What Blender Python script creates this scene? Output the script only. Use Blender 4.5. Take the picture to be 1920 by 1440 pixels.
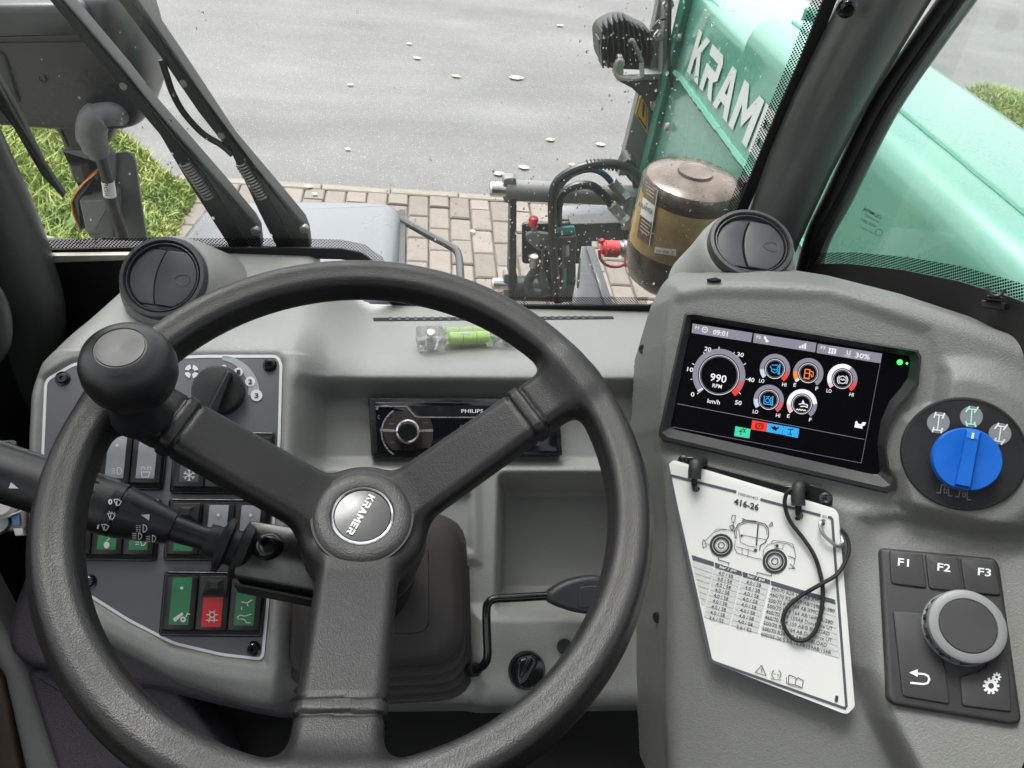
import bpy, bmesh, math, random
import numpy as np
from mathutils import Vector, Matrix

scene = bpy.context.scene
for o in list(bpy.data.objects):
    bpy.data.objects.remove(o)
rnd = random.Random(7)
nrng = np.random.default_rng(7)
R_ = math.radians

# ------------------------------------------------------------------ camera
F = 1450.0            # focal length in pixels of the 1920 x 1440 photograph
CAMZ = 1.85           # eye height above the paving


def _n(v):
    v = np.array(v, float)
    return v / np.linalg.norm(v)


_Y = _n([-220, 1296, -1450])
_X = _n([1, -.0088, -.1595])
_X = _n(_X - _Y * (_X @ _Y))
_Z = np.cross(_X, _Y)
RM = np.array([_X, _Y, _Z])
C0 = np.array([0, 0, CAMZ])
cd = bpy.data.cameras.new('camera')
cam = bpy.data.objects.new('camera', cd)
scene.collection.objects.link(cam)
cd.sensor_fit = 'HORIZONTAL'
cd.sensor_width = 36.0
cd.lens = 36.0 * F / 1920.0
cd.clip_start = 0.02
cd.clip_end = 2000
M4 = Matrix.Identity(4)
for i in range(3):
    for j in range(3):
        M4[i][j] = RM[i][j]
M4.translation = Vector(C0)
cam.matrix_world = M4
scene.camera = cam

# ------------------------------------------------------------------ sky, sun, exposure
SUN_EL, SUN_ROT = 64, -28
world = bpy.data.worlds.new('World')
scene.world = world
world.use_nodes = True
wn = world.node_tree
wn.nodes.clear()
sky = wn.nodes.new('ShaderNodeTexSky')
sky.sky_type = 'NISHITA'
sky.sun_disc = False
sky.sun_elevation = R_(SUN_EL)
sky.sun_rotation = R_(SUN_ROT)
sky.dust_density = 4.0
sky.air_density = 1.0
sky.ozone_density = 0.6
hs = wn.nodes.new('ShaderNodeHueSaturation')
hs.inputs['Saturation'].default_value = 0.16
bg = wn.nodes.new('ShaderNodeBackground')
bg.inputs['Strength'].default_value = 0.15
wo = wn.nodes.new('ShaderNodeOutputWorld')
wn.links.new(sky.outputs[0], hs.inputs['Color'])
wn.links.new(hs.outputs[0], bg.inputs['Color'])
wn.links.new(bg.outputs[0], wo.inputs['Surface'])

sd = bpy.data.lights.new('sun', 'SUN')
sd.energy = 1.5
sd.angle = R_(25)
sd.color = (1.0, .97, .93)
sun = bpy.data.objects.new('sun', sd)
scene.collection.objects.link(sun)
# towards the sun: rotation measured from +y towards +x
_d = Vector((math.sin(R_(SUN_ROT)) * math.cos(R_(SUN_EL)), math.cos(R_(SUN_ROT)) * math.cos(R_(SUN_EL)), math.sin(R_(SUN_EL))))
sun.rotation_euler = _d.to_track_quat('Z', 'Y').to_euler()
sun.location = (0, 0, 30)

vs = scene.view_settings
vs.view_transform = 'Standard'
vs.look = 'None'
vs.exposure = 1.42
vs.gamma = 1.0
vs.use_curve_mapping = False
scene.render.engine = 'CYCLES'
cy = scene.cycles
cy.use_denoising = True
cy.max_bounces = 7
cy.use_adaptive_sampling = True
cy.adaptive_threshold = 0.025
cy.diffuse_bounces = 3
cy.glossy_bounces = 4
cy.transmission_bounces = 8
cy.transparent_max_bounces = 20
cy.caustics_reflective = False
cy.caustics_refractive = False
cy.sample_clamp_indirect = 6

# ------------------------------------------------------------------ geometry helpers
V3 = lambda *a: np.array(a, float)


def ray(px, py):
    return RM @ np.array([(px - 960) / F, -(py - 720) / F, -1.0])


def at(px, py, t):
    return C0 + ray(px, py) * t


class Pl:
    """A plane: point p, normal elevation e and heading yw (0 faces the driver)."""
    def __init__(s, p, e, yw=0):
        e, yw = R_(e), R_(yw)
        s.p = np.array(p, float)
        s.n = V3(math.sin(yw) * math.cos(e), -math.cos(yw) * math.cos(e), math.sin(e))
        s.u = V3(math.cos(yw), math.sin(yw), 0)
        s.v = np.cross(s.n, s.u)

    def hit(s, px, py, h=0):
        r = ray(px, py)
        t = ((s.p + s.n * h - C0) @ s.n) / (r @ s.n)
        return C0 + r * t

    def uv(s, px, py, h=0):
        d = s.hit(px, py, h) - s.p
        return (d @ s.u, d @ s.v)

    def w(s, u, v, h=0):
        return s.p + s.u * u + s.v * v + s.n * h

    def P(s, pts, h=0):
        return [s.uv(x, y, h) for x, y in pts]

    def mp(s, h=0):
        return lambda px, py: s.hit(px, py, h)

    def mpp(s, px, py):
        r = ray(px, py)
        return ((s.p - C0) @ s.n) / (r @ s.n) / F


def catmull(pts, k=6, closed=False):
    P = [np.array(p, float) for p in pts]
    n = len(P)
    out = []
    rng = range(n) if closed else range(n - 1)
    for i in rng:
        if closed:
            a, b, c, d = P[(i - 1) % n], P[i], P[(i + 1) % n], P[(i + 2) % n]
        else:
            b, c = P[i], P[i + 1]
            a = P[i - 1] if i > 0 else 2 * b - c
            d = P[i + 2] if i + 2 < n else 2 * c - b
        for j in range(k):
            t = j / k
            out.append(.5 * ((2 * b) + (-a + c) * t + (2 * a - 5 * b + 4 * c - d) * t * t + (-a + 3 * b - 3 * c + d) * t ** 3))
    if not closed:
        out.append(P[-1])
    return out


def area2(p):
    return sum(p[i][0] * p[(i + 1) % len(p)][1] - p[(i + 1) % len(p)][0] * p[i][1] for i in range(len(p)))


def ccw(p):
    p = [tuple(q) for q in p]
    return p if area2(p) > 0 else p[::-1]


def rpoly(pts, r, k=4):
    """round the corners of a polygon; r may be a list"""
    n = len(pts)
    out = []
    for i in range(n):
        a, b, c = (np.array(pts[j % n], float) for j in (i - 1, i, i + 1))
        rr = r[i] if isinstance(r, (list, tuple)) else r
        la, lc = np.linalg.norm(a - b), np.linalg.norm(c - b)
        q = min(rr, .45 * la, .45 * lc)
        if q < 1e-9:
            out.append(tuple(b))
            continue
        p0, p1 = b + (a - b) / la * q, b + (c - b) / lc * q
        for j in range(k + 1):
            t = j / k
            out.append(tuple((1 - t) ** 2 * p0 + 2 * t * (1 - t) * b + t * t * p1))
    return out


def inset(p, d):
    n = len(p)
    out = []
    for i in range(n):
        a, b, c = (np.array(p[j % n], float) for j in (i - 1, i, i + 1))
        e1, e2 = b - a, c - b
        l1, l2 = np.linalg.norm(e1), np.linalg.norm(e2)
        n1 = np.array([-e1[1], e1[0]]) / (l1 + 1e-12)
        n2 = np.array([-e2[1], e2[0]]) / (l2 + 1e-12)
        m = n1 + n2
        q = m @ m
        m = n1 if q < .2 else m * 2 / q
        out.append(tuple(b + m * d))
    return out


def resample(p, n):
    p = [np.array(q, float) for q in p]
    L = [0]
    for i in range(len(p)):
        L.append(L[-1] + np.linalg.norm(p[(i + 1) % len(p)] - p[i]))
    out = []
    for k in range(n):
        s = L[-1] * k / n
        i = max(j for j in range(len(p)) if L[j] <= s + 1e-12)
        f = (s - L[i]) / (L[i + 1] - L[i] + 1e-12)
        out.append(tuple(p[i] * (1 - f) + p[(i + 1) % len(p)] * f))
    return out


class MB:
    def __init__(s):
        s.v = []
        s.f = []

    def add(s, v, f):
        o = len(s.v)
        s.v.extend([tuple(map(float, q)) for q in v])
        s.f.extend([tuple(i + o for i in q) for q in f])
        return s

    def rings(s, rings, cap0=True, cap1=True, closed=True):
        n = len(rings[0])
        v = [p for r in rings for p in r]
        f = []
        for i in range(len(rings) - 1):
            for j in range(n if closed else n - 1):
                k = (j + 1) % n
                f.append((i * n + j, i * n + k, (i + 1) * n + k, (i + 1) * n + j))
        if cap0:
            f.append(tuple(range(n))[::-1])
        if cap1:
            f.append(tuple(range((len(rings) - 1) * n, len(rings) * n)))
        return s.add(v, f)

    def prism(s, pl, uv, h0, h1, bev=0, seg=3):
        p = ccw(uv)
        L = [(h0, 0)]
        if bev > 0:
            for i in range(seg + 1):
                a = i / seg * math.pi / 2
                L.append((h1 - bev + bev * math.sin(a), bev * (1 - math.cos(a))))
        else:
            L.append((h1, 0))
        return s.rings([[pl.w(a, b, h) for a, b in (inset(p, d) if d else p)] for h, d in L])

    def pxprism(s, pl, px, h0, h1, bev=0, r=0, seg=3, k=4):
        q = pl.P(px, h1)
        if r:
            q = rpoly(ccw(q), r, k)
        return s.prism(pl, q, h0, h1, bev, seg)

    def loft(s, pl, contours):
        """contours: list of (uv list of equal length, h)"""
        return s.rings([[pl.w(a, b, h) for a, b in c] for c, h in contours], False, False)

    def tube(s, pts, r, n=10, cap=True, flat=None):
        P = [np.array(p, float) for p in pts]
        rr = r if isinstance(r, (list, tuple)) else [r] * len(P)
        rings = []
        up = None
        for i, p in enumerate(P):
            t = _n(P[min(i + 1, len(P) - 1)] - P[max(i - 1, 0)])
            if up is None:
                up = V3(0, 0, 1) if abs(t[2]) < .9 else V3(0, 1, 0)
            up = _n(up - t * (up @ t))
            sd_ = np.cross(t, up)
            fy = 1 if flat is None else flat
            rings.append([p + rr[i] * (math.cos(a) * sd_ + fy * math.sin(a) * up) for a in [2 * math.pi * k / n for k in range(n)]])
        return s.rings(rings, cap, cap)

    def lathe(s, o, ax, prof, n=32, cap0=True, cap1=True):
        o = np.array(o, float)
        ax = _n(ax)
        t = V3(1, 0, 0) if abs(ax[0]) < .8 else V3(0, 1, 0)
        a1 = _n(t - ax * (t @ ax))
        a2 = np.cross(ax, a1)
        return s.rings([[o + ax * h + r * (math.cos(q) * a1 + math.sin(q) * a2) for q in [2 * math.pi * k / n for k in range(n)]] for r, h in prof], cap0, cap1)

    def box(s, c, ax, hs, bev=0):
        """oriented box, axes list of 3 unit vectors, half sizes; chamfered when bev"""
        c = np.array(c, float)
        x, y, z = [np.array(a, float) for a in ax]
        q = [(-hs[0], -hs[1]), (hs[0], -hs[1]), (hs[0], hs[1]), (-hs[0], hs[1])]
        if bev:
            q = rpoly(q, bev, 3)
            L = [(-hs[2], bev * .6), (-hs[2] + bev * .6, 0), (hs[2] - bev * .6, 0), (hs[2], bev * .6)]
        else:
            L = [(-hs[2], 0), (hs[2], 0)]
        return s.rings([[c + x * a + y * b + z * h for a, b in (inset(q, d) if d else q)] for h, d in L])

    # flat print, laid out with a mapper m(px, py) that returns a point on the surface
    def poly(s, m, px):
        return s.add([m(*p) for p in px], [tuple(range(len(px)))])

    def line(s, m, px, w, closed=False):
        P = [np.array(p, float) for p in px]
        n = len(P)
        A, B = [], []
        for i in range(n):
            a = P[i - 1] if (i > 0 or closed) else P[i]
            c = P[(i + 1) % n] if (i < n - 1 or closed) else P[i]
            d1, d2 = P[i] - a, c - P[i]
            l1, l2 = np.linalg.norm(d1), np.linalg.norm(d2)
            d1 = d1 / l1 if l1 > 1e-9 else d2 / (l2 + 1e-12)
            d2 = d2 / l2 if l2 > 1e-9 else d1
            t = d1 + d2
            t = t / (np.linalg.norm(t) + 1e-12)
            k = 1 / max(.5, abs(t @ d1))
            nn = np.array([-t[1], t[0]]) * w / 2 * k
            A.append(P[i] + nn)
            B.append(P[i] - nn)
        v = [m(*p) for p in A] + [m(*p) for p in B]
        f = [(i, (i + 1) % n, n + (i + 1) % n, n + i) for i in range(n if closed else n - 1)]
        return s.add(v, f)

    def disc(s, m, c, r, n=20, ry=None):
        ry = ry or r
        return s.poly(m, [(c[0] + r * math.cos(2 * math.pi * k / n), c[1] + ry * math.sin(2 * math.pi * k / n)) for k in range(n)])

    def arc(s, m, c, r0, r1, a0, a1, n=24, rot=0):
        """ring sector; angles in degrees, counter-clockwise, 0 = right"""
        v, f = [], []
        for k in range(n + 1):
            a = R_(a0 + (a1 - a0) * k / n + rot)
            for r in (r0, r1):
                v.append(m(c[0] + r * math.cos(a), c[1] - r * math.sin(a)))
        for k in range(n):
            f.append((2 * k, 2 * k + 1, 2 * k + 3, 2 * k + 2))
        return s.add(v, f)

    def text(s, m, body, p0, ex, eh, bold=0, mono=False):
        """body drawn from pixel p0 along ex (its whole width), eh = cap height vector"""
        vv, ff = glyphs(body, bold)
        w = max(q[0] for q in vv)
        o = [m(p0[0] + x / w * ex[0] + y / CAPH * eh[0], p0[1] + x / w * ex[1] + y / CAPH * eh[1]) for x, y in vv]
        return s.add(o, ff)

    def build(s, name, mat, parent=None, smooth=True, ang=35, recalc=True, **tags):
        V = np.array(s.v, float)
        c = (V.min(0) + V.max(0)) / 2
        me = bpy.data.meshes.new(name)
        me.from_pydata((V - c).tolist(), [], s.f)
        if recalc:
            b = bmesh.new()
            b.from_mesh(me)
            bmesh.ops.recalc_face_normals(b, faces=b.faces)
            b.to_mesh(me)
            b.free()
        me.polygons.foreach_set('use_smooth', [smooth] * len(me.polygons))
        if smooth:
            me.set_sharp_from_angle(angle=R_(ang))
        return link(name, me, mat, c, parent, **tags)


WLOC = {}


def link(name, me, mat, c, parent=None, **tags):
    o = bpy.data.objects.new(name, me)
    scene.collection.objects.link(o)
    me.materials.append(M[mat] if isinstance(mat, str) else mat)
    WLOC[o.name] = np.array(c, float)
    if parent:
        o.parent = parent
        o.location = Vector(WLOC[o.name] - WLOC[parent.name])
    else:
        o.location = Vector(c)
    tag(o, **tags)
    return o


def tag(o, label=None, cat=None, group=None, kind=None):
    if label:
        o['label'] = label
    if cat:
        o['category'] = cat
    if group:
        o['group'] = group
    if kind:
        o['kind'] = kind
    return o


def thing(name, loc, label, cat, group=None):
    o = bpy.data.objects.new(name, None)
    scene.collection.objects.link(o)
    o.empty_display_size = .02
    o.location = Vector(loc)
    WLOC[o.name] = np.array(loc, float)
    return tag(o, label, cat, group)


_gc = {}
CAPH = 0.729


def glyphs(body, bold=0):
    k = (body, bold)
    if k not in _gc:
        cu = bpy.data.curves.new('lettering', 'FONT')
        cu.body = body
        cu.size = 1
        cu.resolution_u = 2
        cu.offset = bold
        cu.fill_mode = 'FRONT'
        ob = bpy.data.objects.new('lettering', cu)
        me = bpy.data.meshes.new_from_object(ob)
        vv = [(v.co.x, v.co.y) for v in me.vertices]
        x0 = min(v[0] for v in vv)
        vv = [(x - x0, y) for x, y in vv]
        _gc[k] = (vv, [tuple(p.vertices) for p in me.polygons])
        bpy.data.objects.remove(ob)
        bpy.data.curves.remove(cu)
        bpy.data.meshes.remove(me)
    return _gc[k]


LOGO = {
    'K': (.92, [[(0, 0), (.28, 0), (.28, .36), (.38, .48), (.68, 0), (1, 0), (.58, .62), (.95, 1), (.64, 1), (.28, .62), (.28, 1), (0, 1)]]),
    'R': (.92, [[(0, 0), (.28, 0), (.28, .34), (.45, .34), (.68, 0), (1, 0), (.74, .36), (.98, .48), (.98, .86), (.84, 1), (0, 1), (0, .77), (.70, .77), (.70, .58), (0, .58)]]),
    'A': (1.0, [[(0, 0), (.27, 0), (.36, .22), (.5, .22), (.5, .43), (.43, .43), (.5, .76), (.5, 1), (.36, 1)], [(1, 0), (.64, 1), (.5, 1), (.5, .76), (.57, .43), (.5, .43), (.5, .22), (.64, .22), (.73, 0)]]),
    'M': (1.15, [[(0, 0), (.24, 0), (.24, .6), (.5, .2), (.76, .6), (.76, 0), (1, 0), (1, 1), (.76, 1), (.5, .58), (.24, 1), (0, 1)]]),
    'E': (.82, [[(0, 0), (.95, 0), (.95, .24), (.28, .24), (.28, .39), (.85, .39), (.85, .61), (.28, .61), (.28, .76), (.95, .76), (.95, 1), (0, 1)]])}


def logo(word, f, slant=.10):
    """heavy block lettering; f maps (0..1 along the word, 0..1 up) to a point; one mesh per letter"""
    tot = sum(LOGO[c][0] + .13 for c in word) - .13
    x = 0
    out = []
    for c in word:
        w, polys = LOGO[c]
        mb = MB()
        for p in polys:
            mb.add([f((x + w * (a + slant * b)) / tot, b) for a, b in p], [tuple(range(len(p)))])
        out.append(mb)
        x += w + .13
    return out


def sdpoly(U, V, poly):
    """signed distance to polygon, negative inside"""
    p = np.array(poly, float)
    d = np.full(U.shape, 1e9)
    ins = np.zeros(U.shape, bool)
    n = len(p)
    for i in range(n):
        a, b = p[i], p[(i + 1) % n]
        e = b - a
        wx, wy = U - a[0], V - a[1]
        t = np.clip((wx * e[0] + wy * e[1]) / (e @ e + 1e-15), 0, 1)
        d = np.minimum(d, np.hypot(wx - e[0] * t, wy - e[1] * t))
        c = ((a[1] <= V) & (b[1] > V)) | ((b[1] <= V) & (a[1] > V))
        with np.errstate(divide='ignore', invalid='ignore'):
            xi = a[0] + (V - a[1]) / (e[1] if abs(e[1]) > 1e-12 else 1e-12) * e[0]
        ins ^= c & (U < xi)
    return np.where(ins, -d, d)


def sstep(x):
    x = np.clip(x, 0, 1)
    return x * x * (3 - 2 * x)


def smin(a, b, k):
    h = np.clip(.5 + .5 * (b - a) / k, 0, 1)
    return b * (1 - h) + a * h - k * h * (1 - h)


def gridmesh(pl, U, V, H, keep):
    """height field over a plane as verts / faces (numpy)"""
    ny, nx = U.shape
    Pw = pl.p + U[..., None] * pl.u + V[..., None] * pl.v + H[..., None] * pl.n
    kf = keep[:-1, :-1] & keep[1:, :-1] & keep[:-1, 1:] & keep[1:, 1:]
    idx = np.arange(ny * nx).reshape(ny, nx)
    f = np.stack([idx[:-1, :-1], idx[:-1, 1:], idx[1:, 1:], idx[1:, :-1]], -1)[kf]
    used = np.unique(f)
    re = np.full(ny * nx, -1)
    re[used] = np.arange(len(used))
    return Pw.reshape(-1, 3)[used], re[f]


def npobj(name, verts, faces, mat, parent=None, smooth=True, **tags):
    verts = np.asarray(verts, float)
    c = (verts.min(0) + verts.max(0)) / 2
    me = bpy.data.meshes.new(name)
    nv, nf, k = len(verts), len(faces), faces.shape[1]
    me.vertices.add(nv)
    me.vertices.foreach_set('co', (verts - c).ravel())
    me.loops.add(nf * k)
    me.loops.foreach_set('vertex_index', faces.ravel().astype(np.int32))
    me.polygons.add(nf)
    me.polygons.foreach_set('loop_start', np.arange(0, nf * k, k, dtype=np.int32))
    me.polygons.foreach_set('use_smooth', np.full(nf, smooth))
    me.update(calc_edges=True)
    me.validate()
    return link(name, me, mat, c, parent, **tags)


def surfnets(fn, lo, hi, st):
    """naive surface nets of the zero set of fn(X, Y, Z)"""
    ax = [np.arange(l, h + st, st) for l, h in zip(lo, hi)]
    X, Y, Z = np.meshgrid(*ax, indexing='ij')
    D = fn(X.astype(np.float32), Y.astype(np.float32), Z.astype(np.float32))
    s = D < 0
    n = D.shape
    c = np.zeros((n[0] - 1, n[1] - 1, n[2] - 1), np.int8)
    for i in (0, 1):
        for j in (0, 1):
            for k in (0, 1):
                c += s[i:n[0] - 1 + i, j:n[1] - 1 + j, k:n[2] - 1 + k]
    act = (c > 0) & (c < 8)
    I = np.argwhere(act)
    vid = np.full(act.shape, -1, np.int64)
    vid[act] = np.arange(len(I))
    acc = np.zeros((len(I), 3))
    cnt = np.zeros(len(I))
    for a in range(3):
        o1, o2 = [q for q in range(3) if q != a]
        for b in (0, 1):
            for d in (0, 1):
                p0 = I.copy()
                p0[:, o1] += b
                p0[:, o2] += d
                p1 = p0.copy()
                p1[:, a] += 1
                d0 = D[tuple(p0.T)]
                d1 = D[tuple(p1.T)]
                m = (d0 < 0) != (d1 < 0)
                t = d0 / (d0 - d1 + 1e-20)
                q = p0.astype(float)
                q[:, a] += t
                acc[m] += q[m]
                cnt[m] += 1
    Vt = acc / cnt[:, None] * st + np.array(lo)
    faces = []
    for a in range(3):
        o1, o2 = (a + 1) % 3, (a + 2) % 3
        sl0 = [slice(1, -1)] * 3
        sl1 = [slice(1, -1)] * 3
        sl0[a] = slice(0, n[a] - 1)
        sl1[a] = slice(1, n[a])
        s0, s1 = s[tuple(sl0)], s[tuple(sl1)]
        E = np.argwhere(s0 != s1)
        sg = s0[tuple(E.T)]
        base = E.copy()
        for q in range(3):
            if q != a:
                base[:, q] += 1
        quad = []
        for b, d in ((-1, -1), (0, -1), (0, 0), (-1, 0)):
            p = base.copy()
            p[:, o1] += b
            p[:, o2] += d
            quad.append(vid[tuple(p.T)])
        q = np.stack(quad, -1)
        q[~sg] = q[~sg][:, ::-1]
        faces.append(q)
    return Vt, np.concatenate(faces)


# ------------------------------------------------------------------ materials
M = {}


def mat(name, col, rough=.5, metal=0, spec=.5, bump=None, var=0, vscale=20, coat=0, emit=None, estr=1, wear=None, wave=None):
    m = bpy.data.materials.new(name)
    m.use_nodes = True
    nt = m.node_tree
    b = nt.nodes['Principled BSDF']
    b.inputs['Base Color'].default_value = (*col, 1)
    b.inputs['Roughness'].default_value = rough
    b.inputs['Metallic'].default_value = metal
    b.inputs['Specular IOR Level'].default_value = spec
    b.inputs['Coat Weight'].default_value = coat
    b.inputs['Coat Roughness'].default_value = .1
    tc = nt.nodes.new('ShaderNodeTexCoord')
    if emit:
        b.inputs['Emission Color'].default_value = (*emit, 1)
        b.inputs['Emission Strength'].default_value = estr
    if var:
        nz = nt.nodes.new('ShaderNodeTexNoise')
        nz.inputs['Scale'].default_value = vscale
        nz.inputs['Detail'].default_value = 6
        nz.inputs['Roughness'].default_value = .65
        nt.links.new(tc.outputs['Object'], nz.inputs['Vector'])
        mr = nt.nodes.new('ShaderNodeMapRange')
        mr.inputs[1].default_value = .3
        mr.inputs[2].default_value = .7
        mr.inputs[3].default_value = 1 - var
        mr.inputs[4].default_value = 1 + var
        nt.links.new(nz.outputs[0], mr.inputs[0])
        mx = nt.nodes.new('ShaderNodeMix')
        mx.data_type = 'RGBA'
        mx.blend_type = 'MULTIPLY'
        mx.inputs[0].default_value = 1
        mx.inputs[6].default_value = (*col, 1)
        nt.links.new(mr.outputs[0], mx.inputs[7])
        nt.links.new(mx.outputs[2], b.inputs['Base Color'])
        mr2 = nt.nodes.new('ShaderNodeMapRange')
        mr2.inputs[1].default_value = .3
        mr2.inputs[2].default_value = .7
        mr2.inputs[3].default_value = max(.02, rough - .08)
        mr2.inputs[4].default_value = min(1, rough + .1)
        nt.links.new(nz.outputs[0], mr2.inputs[0])
        nt.links.new(mr2.outputs[0], b.inputs['Roughness'])
        if wear:
            wz = nt.nodes.new('ShaderNodeTexNoise')
            wz.inputs['Scale'].default_value = wear[0]
            wz.inputs['Detail'].default_value = 8
            nt.links.new(tc.outputs['Object'], wz.inputs['Vector'])
            wr = nt.nodes.new('ShaderNodeMapRange')
            wr.inputs[1].default_value = wear[1]
            wr.inputs[2].default_value = wear[1] + .08
            nt.links.new(wz.outputs[0], wr.inputs[0])
            m2 = nt.nodes.new('ShaderNodeMix')
            m2.data_type = 'RGBA'
            m2.inputs[7].default_value = (*wear[2], 1)
            nt.links.new(wr.outputs[0], m2.inputs[0])
            nt.links.new(mx.outputs[2], m2.inputs[6])
            nt.links.new(m2.outputs[2], b.inputs['Base Color'])
    if bump:
        sc_, st_, di_ = bump[:3]
        if len(bump) > 3 and bump[3] == 'leather':
            t1 = nt.nodes.new('ShaderNodeTexVoronoi')
            t1.feature = 'SMOOTH_F1'
            t1.inputs['Smoothness'].default_value = .6
            t1.inputs['Scale'].default_value = sc_
            wz = nt.nodes.new('ShaderNodeTexNoise')
            wz.inputs['Scale'].default_value = sc_ * .45
            wz.inputs['Detail'].default_value = 3
            nt.links.new(tc.outputs['Object'], wz.inputs['Vector'])
            mv = nt.nodes.new('ShaderNodeMix')
            mv.data_type = 'RGBA'
            mv.blend_type = 'ADD'
            mv.inputs[0].default_value = 2.5 / sc_
            nt.links.new(tc.outputs['Object'], mv.inputs[6])
            nt.links.new(wz.outputs[1], mv.inputs[7])
            nt.links.new(mv.outputs[2], t1.inputs['Vector'])
            out = t1.outputs['Distance']
        else:
            t1 = nt.nodes.new('ShaderNodeTexNoise')
            t1.inputs['Scale'].default_value = sc_
            t1.inputs['Detail'].default_value = 3
            nt.links.new(tc.outputs['Object'], t1.inputs['Vector'])
            out = t1.outputs[0]
        bp = nt.nodes.new('ShaderNodeBump')
        bp.inputs['Strength'].default_value = st_
        bp.inputs['Distance'].default_value = di_
        nt.links.new(out, bp.inputs['Height'])
        nt.links.new(bp.outputs[0], b.inputs['Normal'])
    M[name] = m
    return m


def glassmat(name, tint, ior=1.45, rough=0.0, gain=1.0):
    m = bpy.data.materials.new(name)
    m.use_nodes = True
    nt = m.node_tree
    nt.nodes.clear()
    o = nt.nodes.new('ShaderNodeOutputMaterial')
    tr = nt.nodes.new('ShaderNodeBsdfTransparent')
    tr.inputs[0].default_value = (*tint, 1)
    gl = nt.nodes.new('ShaderNodeBsdfGlossy')
    gl.inputs['Roughness'].default_value = rough
    fr = nt.nodes.new('ShaderNodeFresnel')
    fr.inputs[0].default_value = ior
    mu = nt.nodes.new('ShaderNodeMath')
    mu.operation = 'MULTIPLY'
    mu.inputs[1].default_value = gain
    nt.links.new(fr.outputs[0], mu.inputs[0])
    mx = nt.nodes.new('ShaderNodeMixShader')
    nt.links.new(mu.outputs[0], mx.inputs[0])
    nt.links.new(tr.outputs[0], mx.inputs[1])
    nt.links.new(gl.outputs[0], mx.inputs[2])
    nt.links.new(mx.outputs[0], o.inputs[0])
    M[name] = m


def fritmat(name, axes, pitch):
    """black ceramic dots printed on clear glass"""
    m = bpy.data.materials.new(name)
    m.use_nodes = True
    nt = m.node_tree
    nt.nodes.clear()
    o = nt.nodes.new('ShaderNodeOutputMaterial')
    tr = nt.nodes.new('ShaderNodeBsdfTransparent')
    df = nt.nodes.new('ShaderNodeBsdfDiffuse')
    df.inputs[0].default_value = (.006, .006, .006, 1)
    tc = nt.nodes.new('ShaderNodeTexCoord')
    sp = nt.nodes.new('ShaderNodeSeparateXYZ')
    nt.links.new(tc.outputs['Object'], sp.inputs[0])

    def mth(op, a, b=None):
        q = nt.nodes.new('ShaderNodeMath')
        q.operation = op
        for i, x in enumerate((a, b)):
            if x is None:
                continue
            if isinstance(x, (int, float)):
                q.inputs[i].default_value = x
            else:
                nt.links.new(x, q.inputs[i])
        return q.outputs[0]
    a, b = sp.outputs[axes[0]], sp.outputs[axes[1]]
    k = math.pi / pitch
    s1 = mth('SINE', mth('MULTIPLY', mth('ADD', a, b), k))
    s2 = mth('SINE', mth('MULTIPLY', mth('SUBTRACT', a, b), k))
    g = mth('GREATER_THAN', mth('ABSOLUTE', mth('MULTIPLY', s1, s2)), .42)
    mx = nt.nodes.new('ShaderNodeMixShader')
    nt.links.new(g, mx.inputs[0])
    nt.links.new(tr.outputs[0], mx.inputs[1])
    nt.links.new(df.outputs[0], mx.inputs[2])
    nt.links.new(mx.outputs[0], o.inputs[0])
    M[name] = m


def emitmat(name, col, s=1.0):
    m = mat(name, tuple(c * .04 for c in col), .3, emit=col, estr=s * .42)
    return m


GR = (900, .5, .0006)
mat('dash', (.275, .279, .263), .48, bump=(800, .28, .0009, 'leather'), var=.07, vscale=7)
mat('console_grey', (.166, .169, .156), .50, bump=(760, .34, .0009, 'leather'), var=.07, vscale=7)
mat('wheel', (.0130, .0124, .0128), .40, spec=.36, bump=(1050, .24, .0007, 'leather'), var=.2, vscale=16)
mat('wheel_cap', (.016, .0155, .016), .45, bump=(760, .3, .0008, 'leather'), var=.12, vscale=20)
mat('knob_black', (.008, .008, .009), .41, var=.15, vscale=30)
mat('black', (.012, .012, .013), .38, var=.25, vscale=40)
mat('black_gloss', (.010, .010, .011), .16, var=.2, vscale=30)
mat('black_matt', (.010, .010, .010), .75)
mat('rubber', (.014, .0145, .015), .55, bump=(300, .2, .0006), var=.25, vscale=25)
mat('gaiter', (.034, .030, .029), .58, bump=(1500, .8, .0007), var=.1, vscale=20)
mat('vent', (.040, .040, .044), .42, bump=(1800, .25, .0003), var=.1, vscale=30)
mat('plate', (.115, .118, .130), .48, bump=(2500, .15, .0002), var=.04, vscale=12)
mat('white_print', (.72, .73, .74), .5)
mat('grey_print', (.36, .38, .40), .5)
mat('mark', (.62, .63, .62), .5)
mat('red_print', (.45, .06, .06), .5)
mat('strip_green', (.030, .195, .075), .33, bump=(900, .12, .0003), var=.06, vscale=30)
mat('strip_red', (.62, .018, .025), .33, bump=(900, .12, .0003), var=.05, vscale=30)
mat('strip_grey', (.30, .315, .33), .33, bump=(900, .12, .0003), var=.05, vscale=30)
mat('strip_dark', (.10, .105, .115), .33)
mat('rocker', (.018, .018, .019), .42, var=.15, vscale=60)
mat('slider', (.022, .022, .023), .5, bump=(900, .2, .0003))
mat('bezel', (.010, .010, .011), .55, var=.3, vscale=25)
mat('screen_glass', (.003, .003, .004), .12, spec=.2)
mat('keypad', (.032, .031, .033), .5, bump=(2500, .2, .0002), var=.08, vscale=30)
mat('keypad_ring', (.19, .20, .20), .45, bump=(2500, .2, .0002))
mat('chrome', (.62, .62, .63), .18, 1, var=.1, vscale=50)
mat('steel', (.42, .42, .42), .35, 1, var=.25, vscale=40)
mat('steel_dull', (.34, .33, .31), .5, .8, var=.3, vscale=30)
mat('blue_knob', (.008, .115, .50), .33, var=.08, vscale=30)
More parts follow.
